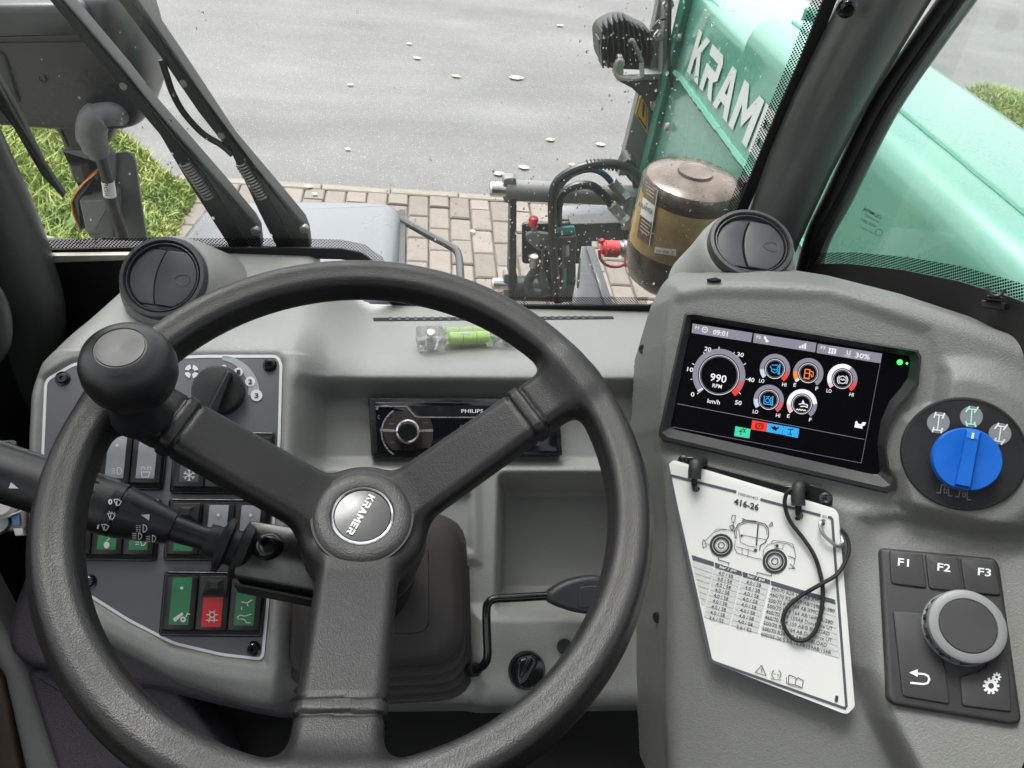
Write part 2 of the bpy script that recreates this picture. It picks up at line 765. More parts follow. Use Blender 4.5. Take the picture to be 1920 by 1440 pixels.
mat('blue_light', (.018, .19, .66), .35)
mat('disc_black', (.012, .012, .014), .42, bump=(2500, .15, .0002), var=.2, vscale=20)
mat('mark_disc', (.20, .215, .215), .5)
mat('mark_mint', (.42, .78, .60), .4)
mat('card_white', (.70, .70, .67), .42, var=.03, vscale=12)
mat('card_edge', (.62, .62, .58), .6)
mat('ink', (.03, .031, .036), .55)
mat('ink_blue', (.075, .08, .10), .5)
mat('ink_grey', (.55, .56, .55), .5)
mat('cord', (.012, .012, .012), .7, bump=(1800, .6, .0005))
mat('radio_dark', (.012, .013, .016), .22, var=.15, vscale=30)
mat('radio_glass', (.006, .006, .009), .08)
mat('radio_brown', (.055, .046, .043), .3, .5, var=.1, vscale=60)
mat('silver', (.52, .52, .53), .28, .85, var=.08, vscale=40)
mat('purple_plastic', (.062, .056, .064), .48, bump=(700, .4, .0008, 'leather'), var=.1, vscale=14)
mat('sill_grey', (.20, .20, .20), .5, var=.1, vscale=8)
mat('pillar_paint', (.062, .066, .064), .36, coat=.3, var=.08, vscale=8)
mat('frame_black', (.009, .009, .0095), .42, var=.2, vscale=10)
mat('seal', (.006, .006, .006), .55)
mat('headliner', (.10, .10, .10), .9, bump=(300, .3, .001))
mat('floor_rubber', (.008, .008, .008), .8, bump=(200, .4, .001))
mat('column_box', (.011, .011, .012), .22, var=.2, vscale=20)
mat('boom_green', (.078, .262, .195), .28, coat=1.0, var=.07, vscale=5, bump=(12, .06, .004))
mat('boom_dark', (.014, .15, .095), .4, var=.1, vscale=8)
mat('weld', (.095, .28, .21), .4, bump=(160, .5, .003))
mat('letter_grey', (.52, .56, .54), .45, var=.05, vscale=10)
mat('machine_grey', (.17, .175, .17), .48, var=.15, vscale=10, bump=(300, .1, .0006))
mat('machine_dark', (.045, .05, .05), .45, var=.25, vscale=12)
mat('machine_black', (.022, .025, .025), .4, var=.3, vscale=14)
mat('bracket_green', (.125, .142, .138), .42, var=.15, vscale=12)
mat('fender_grey', (.150, .160, .172), .30, coat=.3, var=.04, vscale=5)
mat('lamp_shell', (.024, .025, .027), .28, var=.22, vscale=9, bump=(500, .2, .0006))
mat('elbow_grey', (.12, .125, .125), .5, var=.35, vscale=20, bump=(120, .3, .001))
mat('orange_lens', (.80, .26, .03), .15, coat=.4)
mat('red_cap', (.62, .035, .045), .42, var=.15, vscale=40)
mat('yellow_sign', (.75, .47, .03), .4, var=.08, vscale=20)
mat('grease', (.68, .475, .21), .40, var=.35, vscale=22, coat=.2)
mat('grease_dark', (.075, .055, .035), .3, var=.3, vscale=14, coat=.4)
mat('bowl_lid', (.150, .118, .115), .20, var=.45, vscale=30, coat=.25)
mat('label_white', (.72, .72, .70), .45)
mat('label_brown', (.13, .075, .045), .4)
mat('label_olive', (.20, .16, .09), .4)
mat('hose', (.013, .014, .0145), .4, var=.3, vscale=40)
mat('hose_blue', (.012, .06, .13), .4)
mat('teal_tag', (.03, .25, .24), .3)
mat('wiper', (.040, .046, .045), .36, var=.2, vscale=20)
mat('wiper_dark', (.016, .020, .019), .45, var=.3, vscale=20)
mat('beige_metal', (.42, .40, .36), .4, .5, var=.15, vscale=40)
mat('connector_white', (.62, .60, .55), .5, var=.1, vscale=40)
mat('connector_blue', (.12, .23, .42), .4)
mat('level_green', (.50, .85, .10), .15)
mat('trim_wood', (.055, .035, .022), .5, var=.3, vscale=30)
mat('leaf_pale', (.42, .38, .20), .6, var=.15, vscale=60)
mat('leaf_white', (.44, .43, .36), .6, var=.1, vscale=60)
mat('leaf_tan', (.42, .28, .19), .6, var=.15, vscale=60)
glassmat('glass', (.97, .982, .975), 1.42, 0, .5)
glassmat('roof_glass', (.965, .975, .97), 1.42, 0, .6)
glassmat('glass_side', (.95, .98, .97), 1.42, 0, .15)


def dust_haze(name, f):  # pale veil mixed into the glass: dust plus imitated light haze
    nt = M[name].node_tree
    o = next(q for q in nt.nodes if q.type == 'OUTPUT_MATERIAL')
    src = o.inputs[0].links[0].from_socket
    tl = nt.nodes.new('ShaderNodeBsdfTranslucent')
    tl.inputs[0].default_value = (.8, .8, .78, 1)
    mx = nt.nodes.new('ShaderNodeMixShader')
    mx.inputs[0].default_value = f
    nt.links.new(src, mx.inputs[1])
    nt.links.new(tl.outputs[0], mx.inputs[2])
    nt.links.new(mx.outputs[0], o.inputs[0])


dust_haze('glass_side', .035)
dust_haze('glass', .008)
glassmat('clear_shell', (.98, .96, .90), 1.4, .03, .6)
glassmat('acrylic', (.97, .98, .97), 1.47, .02, 1.2)
_nt = M['acrylic'].node_tree
_mx = _nt.nodes.new('ShaderNodeMixShader')
_df = _nt.nodes.new('ShaderNodeBsdfTranslucent')
_df.inputs[0].default_value = (.9, .92, .9, 1)
_d2 = _nt.nodes.new('ShaderNodeBsdfDiffuse')
_d2.inputs[0].default_value = (.9, .92, .9, 1)
_m2 = _nt.nodes.new('ShaderNodeMixShader')
_nt.links.new(_df.outputs[0], _m2.inputs[1])
_nt.links.new(_d2.outputs[0], _m2.inputs[2])
_mx.inputs[0].default_value = .22
_o = next(q for q in _nt.nodes if q.type == 'OUTPUT_MATERIAL')
_src = _o.inputs[0].links[0].from_socket
_nt.links.new(_src, _mx.inputs[1])
_nt.links.new(_m2.outputs[0], _mx.inputs[2])
_nt.links.new(_mx.outputs[0], _o.inputs[0])
glassmat('vial_glass', (.75, .95, .45), 1.4, .02)
fritmat('frit', ('X', 'Z'), .0034)
fritmat('frit_side', ('Y', 'Z'), .0034)
emitmat('lcd_white', (.86, .86, .86), .95)
emitmat('lcd_lilac', (.245, .235, .30), .95)
emitmat('lcd_dim', (.17, .165, .21), .95)
emitmat('lcd_red', (.85, .045, .03), .95)
emitmat('lcd_pink', (.55, .10, .15), .95)
emitmat('lcd_blue', (.03, .38, .78), .95)
emitmat('lcd_azure', (.03, .42, .88), .9)
emitmat('lcd_green', (.06, .68, .38), .9)
emitmat('lcd_orange', (.9, .26, .05), .95)
emitmat('lcd_ice', (.55, .62, .80), .95)
emitmat('lcd_peach', (.80, .52, .48), .95)
emitmat('led_green', (.05, .95, .12), 2.2)
mat('lcd_black', (.002, .002, .003), .25, spec=.15)
mat('drop', (.9, .9, .9), .03)
M['drop'].node_tree.nodes['Principled BSDF'].inputs['Transmission Weight'].default_value = 1
M['drop'].node_tree.nodes['Principled BSDF'].inputs['IOR'].default_value = 1.33


# ------------------------------------------------------------------ ground, road, paving
def groundmat(name, c1, c2, sc, rough=.85, specks=None, bump=(90, .5, .004)):
    m = bpy.data.materials.new(name)
    m.use_nodes = True
    nt = m.node_tree
    b = nt.nodes['Principled BSDF']
    b.inputs['Roughness'].default_value = rough
    tc = nt.nodes.new('ShaderNodeTexCoord')
    nz = nt.nodes.new('ShaderNodeTexNoise')
    nz.inputs['Scale'].default_value = sc
    nz.inputs['Detail'].default_value = 9
    nz.inputs['Roughness'].default_value = .7
    nt.links.new(tc.outputs['Object'], nz.inputs['Vector'])
    rp = nt.nodes.new('ShaderNodeValToRGB')
    rp.color_ramp.elements[0].position = .34
    rp.color_ramp.elements[1].position = .68
    rp.color_ramp.elements[0].color = (*c1, 1)
    rp.color_ramp.elements[1].color = (*c2, 1)
    nt.links.new(nz.outputs[0], rp.inputs[0])
    last = rp.outputs[0]
    for s in specks or []:
        vo = nt.nodes.new('ShaderNodeTexVoronoi')
        vo.inputs['Scale'].default_value = s[0]
        nt.links.new(tc.outputs['Object'], vo.inputs['Vector'])
        ls = nt.nodes.new('ShaderNodeMath')
        ls.operation = 'LESS_THAN'
        ls.inputs[1].default_value = s[1]
        nt.links.new(vo.outputs['Distance'], ls.inputs[0])
        sp = nt.nodes.new('ShaderNodeSeparateColor')
        nt.links.new(vo.outputs['Color'], sp.inputs[0])
        gt = nt.nodes.new('ShaderNodeMath')
        gt.operation = 'GREATER_THAN'
        gt.inputs[1].default_value = s[2]
        nt.links.new(sp.outputs[0], gt.inputs[0])
        mu = nt.nodes.new('ShaderNodeMath')
        mu.operation = 'MULTIPLY'
        nt.links.new(ls.outputs[0], mu.inputs[0])
        nt.links.new(gt.outputs[0], mu.inputs[1])
        mx = nt.nodes.new('ShaderNodeMix')
        mx.data_type = 'RGBA'
        mx.inputs[7].default_value = (*s[3], 1)
        nt.links.new(mu.outputs[0], mx.inputs[0])
        nt.links.new(last, mx.inputs[6])
        last = mx.outputs[2]
    nt.links.new(last, b.inputs['Base Color'])
    bz = nt.nodes.new('ShaderNodeTexNoise')
    bz.inputs['Scale'].default_value = bump[0]
    bz.inputs['Detail'].default_value = 4
    nt.links.new(tc.outputs['Object'], bz.inputs['Vector'])
    bp = nt.nodes.new('ShaderNodeBump')
    bp.inputs['Strength'].default_value = bump[1]
    bp.inputs['Distance'].default_value = bump[2]
    nt.links.new(bz.outputs[0], bp.inputs['Height'])
    nt.links.new(bp.outputs[0], b.inputs['Normal'])
    M[name] = m
    return m


groundmat('asphalt', (.128, .127, .126), (.172, .171, .168), 1.1, .75,
          [(95, .30, .45, (.105, .105, .105)), (70, .26, .60, (.235, .232, .225)), (45, .13, .70, (.33, .325, .31)), (17, .05, .62, (.40, .39, .36))], (160, .8, .006))
_nt = M['asphalt'].node_tree
_b = _nt.nodes['Principled BSDF']
_src = _b.inputs['Base Color'].links[0].from_socket
_tc = next(q for q in _nt.nodes if q.type == 'TEX_COORD')
_mp = _nt.nodes.new('ShaderNodeMapping')
_mp.inputs['Scale'].default_value = (.16, .9, 1)
_nt.links.new(_tc.outputs['Object'], _mp.inputs['Vector'])
_nz = _nt.nodes.new('ShaderNodeTexNoise')
_nz.inputs['Scale'].default_value = 2.2
_nz.inputs['Detail'].default_value = 7
_nt.links.new(_mp.outputs[0], _nz.inputs['Vector'])
_mr = _nt.nodes.new('ShaderNodeMapRange')
_mr.inputs[1].default_value, _mr.inputs[2].default_value, _mr.inputs[3].default_value, _mr.inputs[4].default_value = .32, .68, .82, 1.16
_nt.links.new(_nz.outputs[0], _mr.inputs[0])
_mx = _nt.nodes.new('ShaderNodeMix')
_mx.data_type = 'RGBA'
_mx.blend_type = 'MULTIPLY'
_mx.inputs[0].default_value = 1
_nt.links.new(_src, _mx.inputs[6])
_nt.links.new(_mr.outputs[0], _mx.inputs[7])
_nt.links.new(_mx.outputs[2], _b.inputs['Base Color'])
groundmat('sand_joint', (.085, .075, .062), (.15, .13, .105), 14, .95)
groundmat('soil', (.05, .055, .02), (.09, .085, .04), 6, .95)
groundmat('far_ground', (.16, .17, .12), (.24, .23, .19), .4, .95)
groundmat('far_paving', (.30, .27, .235), (.36, .33, .29), 2, .9)


def brickmat(name, c, dv):
    m = groundmat(name, tuple(x * .88 for x in c), tuple(min(1, x * 1.10) for x in c), 16, .85, [(150, .2, .75, tuple(x * .7 for x in c))], (220, .5, .0025))
    nt = m.node_tree
    b = nt.nodes['Principled BSDF']
    src = b.inputs['Base Color'].links[0].from_socket
    oi = nt.nodes.new('ShaderNodeObjectInfo')
    mr = nt.nodes.new('ShaderNodeMapRange')
    mr.inputs[3].default_value = 1 - dv
    mr.inputs[4].default_value = 1 + dv
    nt.links.new(oi.outputs['Random'], mr.inputs[0])
    mx = nt.nodes.new('ShaderNodeMix')
    mx.data_type = 'RGBA'
    mx.blend_type = 'MULTIPLY'
    mx.inputs[0].default_value = 1
    nt.links.new(src, mx.inputs[6])
    nt.links.new(mr.outputs[0], mx.inputs[7])
    nt.links.new(mx.outputs[2], b.inputs['Base Color'])


brickmat('brick', (.198, .170, .148), .17)
brickmat('kerbstone', (.24, .215, .18), .12)

GP = Pl((0, 0, 0), 90)          # the ground plane


def sheet(name, pts, z, m, kind='structure', parent=None):
    return MB().add([(x, y, z) for x, y in pts], [tuple(range(len(pts)))]).build(name, m, parent, smooth=False, kind=kind)


g = sheet('ground', [(-600, -600), (600, -600), (600, 900), (-600, 900)], -.060, 'far_ground')
YR0, YR1 = 3.57, 12.5
th = R_(-2.1)
cs, sn = math.cos(th), math.sin(th)
RP = lambda a, b: (a * cs - b * sn, a * sn + b * cs)       # frame of the road and its paving
road = sheet('road', [RP(-60, YR0), RP(60, YR0), RP(60, YR1), RP(-60, YR1)], -.012, 'asphalt')
sheet('far_pavement', [RP(-60, YR1), RP(60, YR1), RP(60, YR1 + 2.2), RP(-60, YR1 + 2.2)], -.008, 'far_paving')
pave = sheet('pavement', [RP(-1.5, .3), RP(2.5, .3), RP(2.5, YR0), RP(-1.5, YR0)], -.014, 'sand_joint')
# one mesh shared by all pavers: 100 x 200 mm blocks with chamfered arrises
bm_ = MB()
hw, hl, ch = .0465, .0965, .006
bm_.rings([[(x * (hw - d), y * (hl - d), z) for x, y in ((-1, -1), (1, -1), (1, 1), (-1, 1))] for z, d in ((-.03, 0), (-ch, 0), (0, ch))], False, True)
bme = bpy.data.meshes.new('brick')
bme.from_pydata(bm_.v, [], bm_.f)
bme.materials.append(M['brick'])
edge_m = MB()
hw2, hl2 = .165, .027
edge_m.rings([[(x * (hw2 - d), y * (hl2 - d), z) for x, y in ((-1, -1), (1, -1), (1, 1), (-1, 1))] for z, d in ((-.05, 0), (-.006, 0), (0, .006))], False, True)
eme = bpy.data.meshes.new('edging_stone')
eme.from_pydata(edge_m.v, [], edge_m.f)
eme.materials.append(M['kerbstone'])


def place(me, name, parent, x, y, z, rz):
    o = bpy.data.objects.new(name, me)
    scene.collection.objects.link(o)
    o.parent = parent
    o.location = Vector(V3(x, y, z) - WLOC[parent.name])
    o.rotation_euler = (rnd.uniform(-.012, .012), rnd.uniform(-.012, .012), rz)
    return o


hme = bpy.data.meshes.new('half_brick')
hme.from_pydata([(x, y * .5, z) for x, y, z in bm_.v], [], bm_.f)
hme.materials.append(M['brick'])
for i in range(-12, 13):
    a = .012 + i * .1
    if i % 2:
        x, y = RP(a, 3.505 - .0485)
        place(hme, 'half_brick', pave, x, y, rnd.uniform(-.003, .003), th + rnd.uniform(-.01, .01))
    for j in range(11):
        b = 3.505 - .0985 - j * .2 - (.1 if i % 2 else 0)
        if b < 1.6 or (b < 2.3 and i < -1):
            continue
        x, y = RP(a, b)
        place(bme, 'brick', pave, x + rnd.uniform(-.002, .002), y + rnd.uniform(-.002, .002), rnd.uniform(-.004, .003), th + rnd.uniform(-.014, .014))
for i in range(-5, 7):
    x, y = RP(.04 + i * .335, 3.537)
    place(eme, 'edging_stone', pave, x, y, .002 + rnd.uniform(-.003, .003), th + rnd.uniform(-.006, .006))

# grass verges
GL = [(-1.04, 2.7), (-1.0, 3.1), (-.98, 3.45), (-1.12, 3.62), (-1.42, 4.05), (-1.55, 4.6), (-2.0, 5.0), (-3.2, 5.4), (-6, 5.9), (-6, 2.0), (-1.2, 2.2)]
GRt = [(4.05, 4.75), (6.5, 4.85), (9, 5.0), (9, 5.95), (6.5, 5.75), (4.6, 5.62), (4.1, 5.3)]
sheet('grass_verge_soil', GL, -.006, 'soil')
sheet('grass_strip_soil', GRt, -.004, 'soil')


def grassmat():
    m = bpy.data.materials.new('grass')
    m.use_nodes = True
    nt = m.node_tree
    b = nt.nodes['Principled BSDF']
    b.inputs['Roughness'].default_value = .55
    tc = nt.nodes.new('ShaderNodeTexCoord')
    nz = nt.nodes.new('ShaderNodeTexNoise')
    nz.inputs['Scale'].default_value = 5
    nz.inputs['Detail'].default_value = 8
    nt.links.new(tc.outputs['Object'], nz.inputs['Vector'])
    rp = nt.nodes.new('ShaderNodeValToRGB')
    for p, c in ((.3, (.12, .21, .035)), (.48, (.22, .30, .055)), (.70, (.36, .38, .12))):
        e = rp.color_ramp.elements.new(p)
        e.color = (*c, 1)
    rp.color_ramp.elements.remove(rp.color_ramp.elements[0])
    rp.color_ramp.elements.remove(rp.color_ramp.elements[-1])
    nt.links.new(nz.outputs[0], rp.inputs[0])
    nt.links.new(rp.outputs[0], b.inputs['Base Color'])
    b.inputs['Subsurface Weight'].default_value = 0
    M['grass'] = m


grassmat()


def grass(name, poly, n, hmin, hmax, label, seed, clump=14):
    g_ = np.random.default_rng(seed)
    p = np.array(poly)
    pts = []
    while len(pts) < n:
        c = g_.uniform(p.min(0), p.max(0))
        q = c + g_.normal(0, .05, (clump, 2))
        s = sdpoly(q[:, 0], q[:, 1], poly)
        pts += list(q[s < .02])
    q = np.array(pts[:n])
    n = len(q)
    a = g_.uniform(0, 2 * np.pi, n)
    h = g_.uniform(hmin, hmax, n) * (1 + .5 * np.sin(q[:, 0] * 5 + q[:, 1] * 3))
    lean = g_.normal(0, .75, (n, 2)) * h[:, None]
    w = g_.uniform(.003, .0085, n)
    d = np.stack([np.cos(a), np.sin(a)], -1) * w[:, None]
    z0 = np.full(n, -.005)
    v = np.zeros((n, 5, 3))
    v[:, 0, :2], v[:, 1, :2] = q - d, q + d
    v[:, 0, 2] = v[:, 1, 2] = z0
    v[:, 2, :2], v[:, 3, :2] = q + lean * .45 + d * .7, q + lean * .45 - d * .7
    v[:, 2, 2] = v[:, 3, 2] = h * .6
    v[:, 4, :2] = q + lean
    v[:, 4, 2] = h
    b = np.arange(n)[:, None] * 5
    f = np.concatenate([np.concatenate([b, b + 1, b + 2], 1), np.concatenate([b, b + 2, b + 3], 1), np.concatenate([b + 3, b + 2, b + 4], 1)])
    return npobj(name, v.reshape(-1, 3), f, 'grass', smooth=False, label=label, cat='grass', kind='stuff')


grass('verge_grass', [(-1.04, 2.7), (-.99, 3.1), (-.97, 3.45), (-1.10, 3.62), (-1.42, 4.05), (-1.55, 4.6), (-2.0, 4.9), (-3.0, 5.2), (-3.6, 5.2), (-3.0, 2.6)], 75000, .02, .085, 'long yellow green grass on the verge behind the big lamp', 3)
grass('strip_grass', GRt[:2] + [(6.4, 5.75)] + GRt[5:], 26000, .025, .07, 'short green grass strip beside the road seen past the boom', 4)
# weeds in the paving joints next to the verge
jm = [(-1.06, 2.85), (-.93, 2.85), (-.90, 3.5), (-1.0, 3.5)]
grass('joint_grass', jm, 2600, .012, .05, 'yellow green weeds in the paving joints beside the verge', 5, 9)

# flowering plant at the left picture edge
pt = thing('flowering_plant', (-2.0, 3.05, 0), 'faded pinkish flower heads in the grass at left edge', 'plant')
mat('flower_pink', (.42, .24, .20), .7, var=.25, vscale=40)
mat('stem_green', (.10, .15, .035), .6, var=.2, vscale=20)
for i in range(9):
    cx_, cy_, cz_ = -2.02 + rnd.uniform(-.14, .16), 3.12 + rnd.uniform(-.3, .3), .30 + rnd.uniform(-.10, .12)
    st_ = MB().tube(catmull([(cx_ + rnd.uniform(-.04, .04), cy_, 0), (cx_ + rnd.uniform(-.03, .03), cy_, cz_ * .5), (cx_, cy_, cz_)], 4), .003, 5)
    st_.build('stem', 'stem_green', pt)
    fb = MB()
    for k in range(60):
        d = _n(nrng.normal(size=3))
        c = V3(cx_, cy_, cz_) + d * V3(.035, .035, .06) * nrng.uniform(.4, 1)
        a = _n(np.cross(d, nrng.normal(size=3)))
        b = np.cross(d, a)
        s = nrng.uniform(.006, .013)
        fb.add([c + a * s, c + b * s * .6, c - a * s, c - b * s * .6 + d * s * .5], [(0, 1, 2, 3)])
    fb.build('flower_head', 'flower_pink', pt, smooth=False, recalc=False)

# broad leaves in the grass
lp = thing('broad_leaf_plant', (-1.55, 2.72, 0), 'broad grey green weed leaves low in the verge grass', 'plant')
mat('leaf_green', (.13, .20, .06), .5, var=.2, vscale=20)
for i in range(16):
    a = rnd.uniform(0, 6.28)
    o = V3(-1.45 + rnd.uniform(-.25, .25), 2.80 + rnd.uniform(-.15, .2), .02)
    L, wd = rnd.uniform(.08, .17), rnd.uniform(.018, .03)
    d = V3(math.cos(a), math.sin(a), 0)
    s = V3(-math.sin(a), math.cos(a), 0)
    cur = [(0, 0, .25), (.3, .06, 1), (.65, .09, .85), (1, .08, .05)]
    lf = MB()
    rows = [[o + d * L * t + V3(0, 0, z * L / .12) + s * wd * w_ * k for k in (-1, 0, 1)] for t, z, w_ in cur]
    lf.rings(rows, False, False, closed=False)
    lf.build('leaf', 'leaf_green', lp, recalc=False)

# fallen leaves lying on the road and the paving: pixel, size, material, label
FL = [((968, 146), 34, 'leaf_white', 'largest pale fallen leaf in the middle of the road'),
      ((855, 143), 22, 'leaf_tan', 'reddish tan fallen leaf left of the largest pale leaf'),
      ((1050, 48), 18, 'leaf_pale', 'pale yellow fallen leaf highest on the road, left of the work lamp'),
      ((782, 109), 18, 'leaf_white', 'pale fallen leaf on the road left of the tan leaf'),
      ((767, 82), 14, 'leaf_white', 'small pale fallen leaf farthest left on the upper road'),
      ((657, 159), 15, 'leaf_white', 'small round pale leaf on the road right of the wipers'),
      ((1032, 262), 22, 'leaf_pale', 'pale fallen leaf on the road left of the yellow warning sign'),
      ((1126, 271), 22, 'leaf_white', 'pale fallen leaf on the road just left of the grey boom plate'),
      ((982, 314), 26, 'leaf_white', 'pale fallen leaf on the road above the hose arch'),
      ((935, 326), 26, 'leaf_white', 'pale fallen leaf beside the top hitch pin'),
      ((1073, 309), 18, 'leaf_pale', 'pale fallen leaf behind the top of the hose arch'),
      ((578, 350), 20, 'leaf_pale', 'yellow fallen leaf by the kerb between second wiper and grey hood'),
      ((590, 364), 14, 'leaf_white', 'small pale leaf on the edging stones behind the grey hood'),
      ((886, 434), 15, 'leaf_white', 'pale curled leaf on the brick paving right of the bent rod'),
      ((326, 394), 22, 'leaf_pale', 'yellow leaf on the paving beside the verge grass'),
      ((652, 280), 14, 'leaf_white', 'small pale leaf low on the road above the grey hood')]
for (px, py), s, mm, lab in FL:
    r = ray(px, py)
    zt = -.004 if py < 345 else .008
    t = (zt - CAMZ) / r[2]
    c = C0 + r * t
    w_ = s * t / F * .42
    k = rnd.uniform(-.5, .5)
    d = V3(math.cos(k), math.sin(k), 0)
    s_ = V3(-math.sin(k), math.cos(k), 0)
    lf = MB()
    rows = [[c + d * w_ * a + s_ * w_ * .75 * b * q + V3(0, 0, .004 * abs(b) * q * q + .004 * a * a) for q in (-1, 0, 1)] for a, b in ((-1, .1), (-.5, .75), (0, 1), (.5, .7), (1, .06))]
    lf.rings(rows, False, False, closed=False)
    lf.build('fallen_leaf', mm, recalc=False, label=lab, cat='leaf', group='fallen leaves on the road')

# ------------------------------------------------------------------ machine outside the cab
def Y(y):
    return Pl((0, y, CAMZ), 0)         # upright plane facing the driver at distance y


# --- telescopic boom
BX0, BX1, BT, BB = .68, .975, CAMZ - .385, CAMZ - 1.02
bo = thing('telescopic_boom', (.83, .8, BB), 'mint green telescopic boom running forward on the right of the cab', 'boom')
bpl = Pl((0, 0, 0), 0)


def boxsec(x0, x1, z0, z1, r, n=6):
    return rpoly([(x0, z0), (x1, z0), (x1, z1), (x0, z1)], [.02, .02, r, r], n)


def boomseg(y0, y1, x0, x1, z0, z1, r):
    sec = boxsec(x0, x1, z0, z1, r)
    return MB().rings([[(a, y, b) for a, b in sec] for y in (y0, y1)])


boomseg(-1.6, 1.50, BX0, BX1, BB, BT, .055).build('outer_section', 'boom_green', bo)
boomseg(1.497, 1.885, BX0 + .001, BX1 - .012, BB + .01, BT - .035, .04).build('inner_section', 'boom_green', bo)
MB().box((BX0 + .20, 1.53, BT - .012), np.eye(3), (.075, .03, .022), .004).build('slide_block', 'boom_dark', bo)
MB().box((BX0 - .004, 1.872, BT - .30), np.eye(3), (.012, .022, .32), .004).build('head_collar', 'boom_dark', bo)
wl = [(BX0 - .001, y, CAMZ - .612) for y in np.linspace(-1.0, 1.84, 160)]
MB().tube([(p[0] + rnd.uniform(-.001, .001), p[1], p[2] + rnd.uniform(-.0012, .0012)) for p in wl], [.008 + rnd.uniform(-.0015, .0015) for _ in wl], 6).build('weld_bead', 'weld', bo)
wl = [(.752, y, BT + .001) for y in np.linspace(-1.4, 1.48, 150)]
MB().tube([(p[0] + rnd.uniform(-.001, .001), p[1], p[2]) for p in wl], .004, 6).build('top_seam', 'weld', bo)
bs = Pl((BX0 - .0025, 0, CAMZ), 0, -90)     # the boom's side towards the cab
# letters run from the far end towards the driver along the side
yk, ye, zb, zt_ = 1.765, 1.17, CAMZ - .583, CAMZ - .487
for lm in logo('KRAMER', lambda s, t: (BX0 - .0025, yk + (ye - yk) * s, zb + (zt_ - zb) * t)):
    lm.build('letter', 'letter_grey', bo, smooth=False, recalc=False)
for px, py in ((1278, 70), (1255, 238)):
    p = bs.hit(px, py)
    MB().lathe(p + V3(-.004, 0, 0), (-1, 0, 0), [(.011, 0), (.011, .004), (.008, .008), (0.001, .009)], 14).build('grease_nipple', 'steel_dull', bo)
# cable along the boom head
cb = [(1256, -20), (1255, 60), (1254, 120), (1258, 160), (1270, 180), (1266, 215), (1257, 290)]
MB().tube(catmull([Y(1.84).hit(*p) for p in cb], 5), .0045, 6).build('work_light_cable', 'black', label='thin black cable clipped down the green boom head', cat='cable')

# --- boom head plate with bracket and sign
hp = thing('boom_head_plate', Y(1.93).hit(1210, 300), 'grey steel plate with bolts at the boom head behind the work light', 'plate')
MB().pxprism(Y(1.93), [(1243, -40), (1262, -40), (1257, 130), (1248, 290), (1240, 330), (1160, 330), (1172, 280), (1197, 178), (1222, 70)], -.03, 0, .003).build('plate', 'machine_grey', hp)
MB().pxprism(Y(1.90), [(1250, -40), (1263, -40), (1247, 215), (1237, 212)], -.03, .012, .003).build('flange', 'machine_grey', hp)
MB().pxprism(Y(1.92), [(1160, 152), (1242, 150), (1233, 218), (1222, 213), (1205, 185), (1185, 165)], -.004, .004).build('gusset', 'machine_dark', hp)
MB().pxprism(Y(1.90), [(1157, 141), (1240, 138), (1240, 150), (1157, 151)], -.05, .01, .003).build('shelf', 'machine_grey', hp)
for px, py, r in ((1252, 8, 9), (1236, 65, 11), (1228, 197, 8)):
    MB().lathe(Y(1.90).hit(px, py), (0, -1, 0), [(.014, 0), (.014, .008), (.009, .010), (.009, .018), (.001, .019)], 6).build('bolt', 'steel', hp)
ys = MB()
sg = thing('warning_sign', Y(1.925).hit(1204, 230), 'yellow warning sticker on the grey boom plate below the work light', 'sign')
MB().pxprism(Y(1.925), [(1202, 172), (1216, 196), (1214, 252), (1191, 214)], -.002, .001).build('sheet', 'yellow_sign', sg)
ib = MB()
m_ = Y(1.925).mp(.0025)
ib.line(m_, [(1204, 181), (1213, 197), (1211, 243), (1194, 213)], 1.2, True)
ib.poly(m_, [(1205, 190), (1209, 196), (1207, 221), (1204, 218)])
ib.poly(m_, [(1197, 217), (1211, 238), (1211, 242), (1196, 220)])
ib.build('print', 'ink', sg, smooth=False)

# --- work light with cooling fins
wk = thing('work_light', Y(1.80).hit(1175, 145), 'small black work lamp with cooling fins on the boom head', 'lamp')
kp = Y(1.84)
MB().pxprism(kp, [(1119, 65), (1126, 52), (1150, 38), (1170, 36), (1190, 44), (1222, 60), (1217, 128), (1205, 134), (1152, 132), (1131, 126), (1122, 108)], -.06, .0, .012, .01).build('housing', 'black', wk)
for i in range(10):
    x = 1128 + i * 9.6
    top = 60 - 20 * math.sin(min(1, i / 4.5) * math.pi * .5) + (6 + 4 * (i - 5) if i > 5 else 0)
    MB().pxprism(kp, [(x, top), (x + 2.6, top - 3), (x + 8 + (i - 5) * 1.2, 92), (x + 5, 128), (x + 2, 128), (x + 5 + (i - 5) * 1.2, 92)], -.01, .045, .001).build('cooling_fin', 'black', wk)
MB().pxprism(kp, [(1122, 74), (1142, 70), (1143, 95), (1136, 106), (1125, 104)], -.01, .030, .004).build('side_cover', 'machine_dark', wk)
MB().tube(catmull([kp.hit(1155, 118, .055), kp.hit(1158, 142, .055), kp.hit(1200, 144, .055), kp.hit(1203, 118, .055)], 6), .006, 8).build('yoke', 'beige_metal', wk)
MB().pxprism(kp, [(1158, 106), (1168, 104), (1170, 140), (1160, 142)], .045, .06, .002, .004).build('yoke_ear', 'beige_metal', wk)
MB().lathe(kp.hit(1161, 116, .058), (0, -1, 0), [(.012, 0), (.012, .006), (.007, .010), (.001, .010)], 12).build('pivot_bolt', 'steel', wk)
MB().tube(catmull([kp.hit(1180, 78, .05), kp.hit(1186, 76, .055), kp.hit(1192, 88, .055), kp.hit(1204, 115, .05)], 5), .005, 7).build('cable_gland', 'machine_grey', wk)
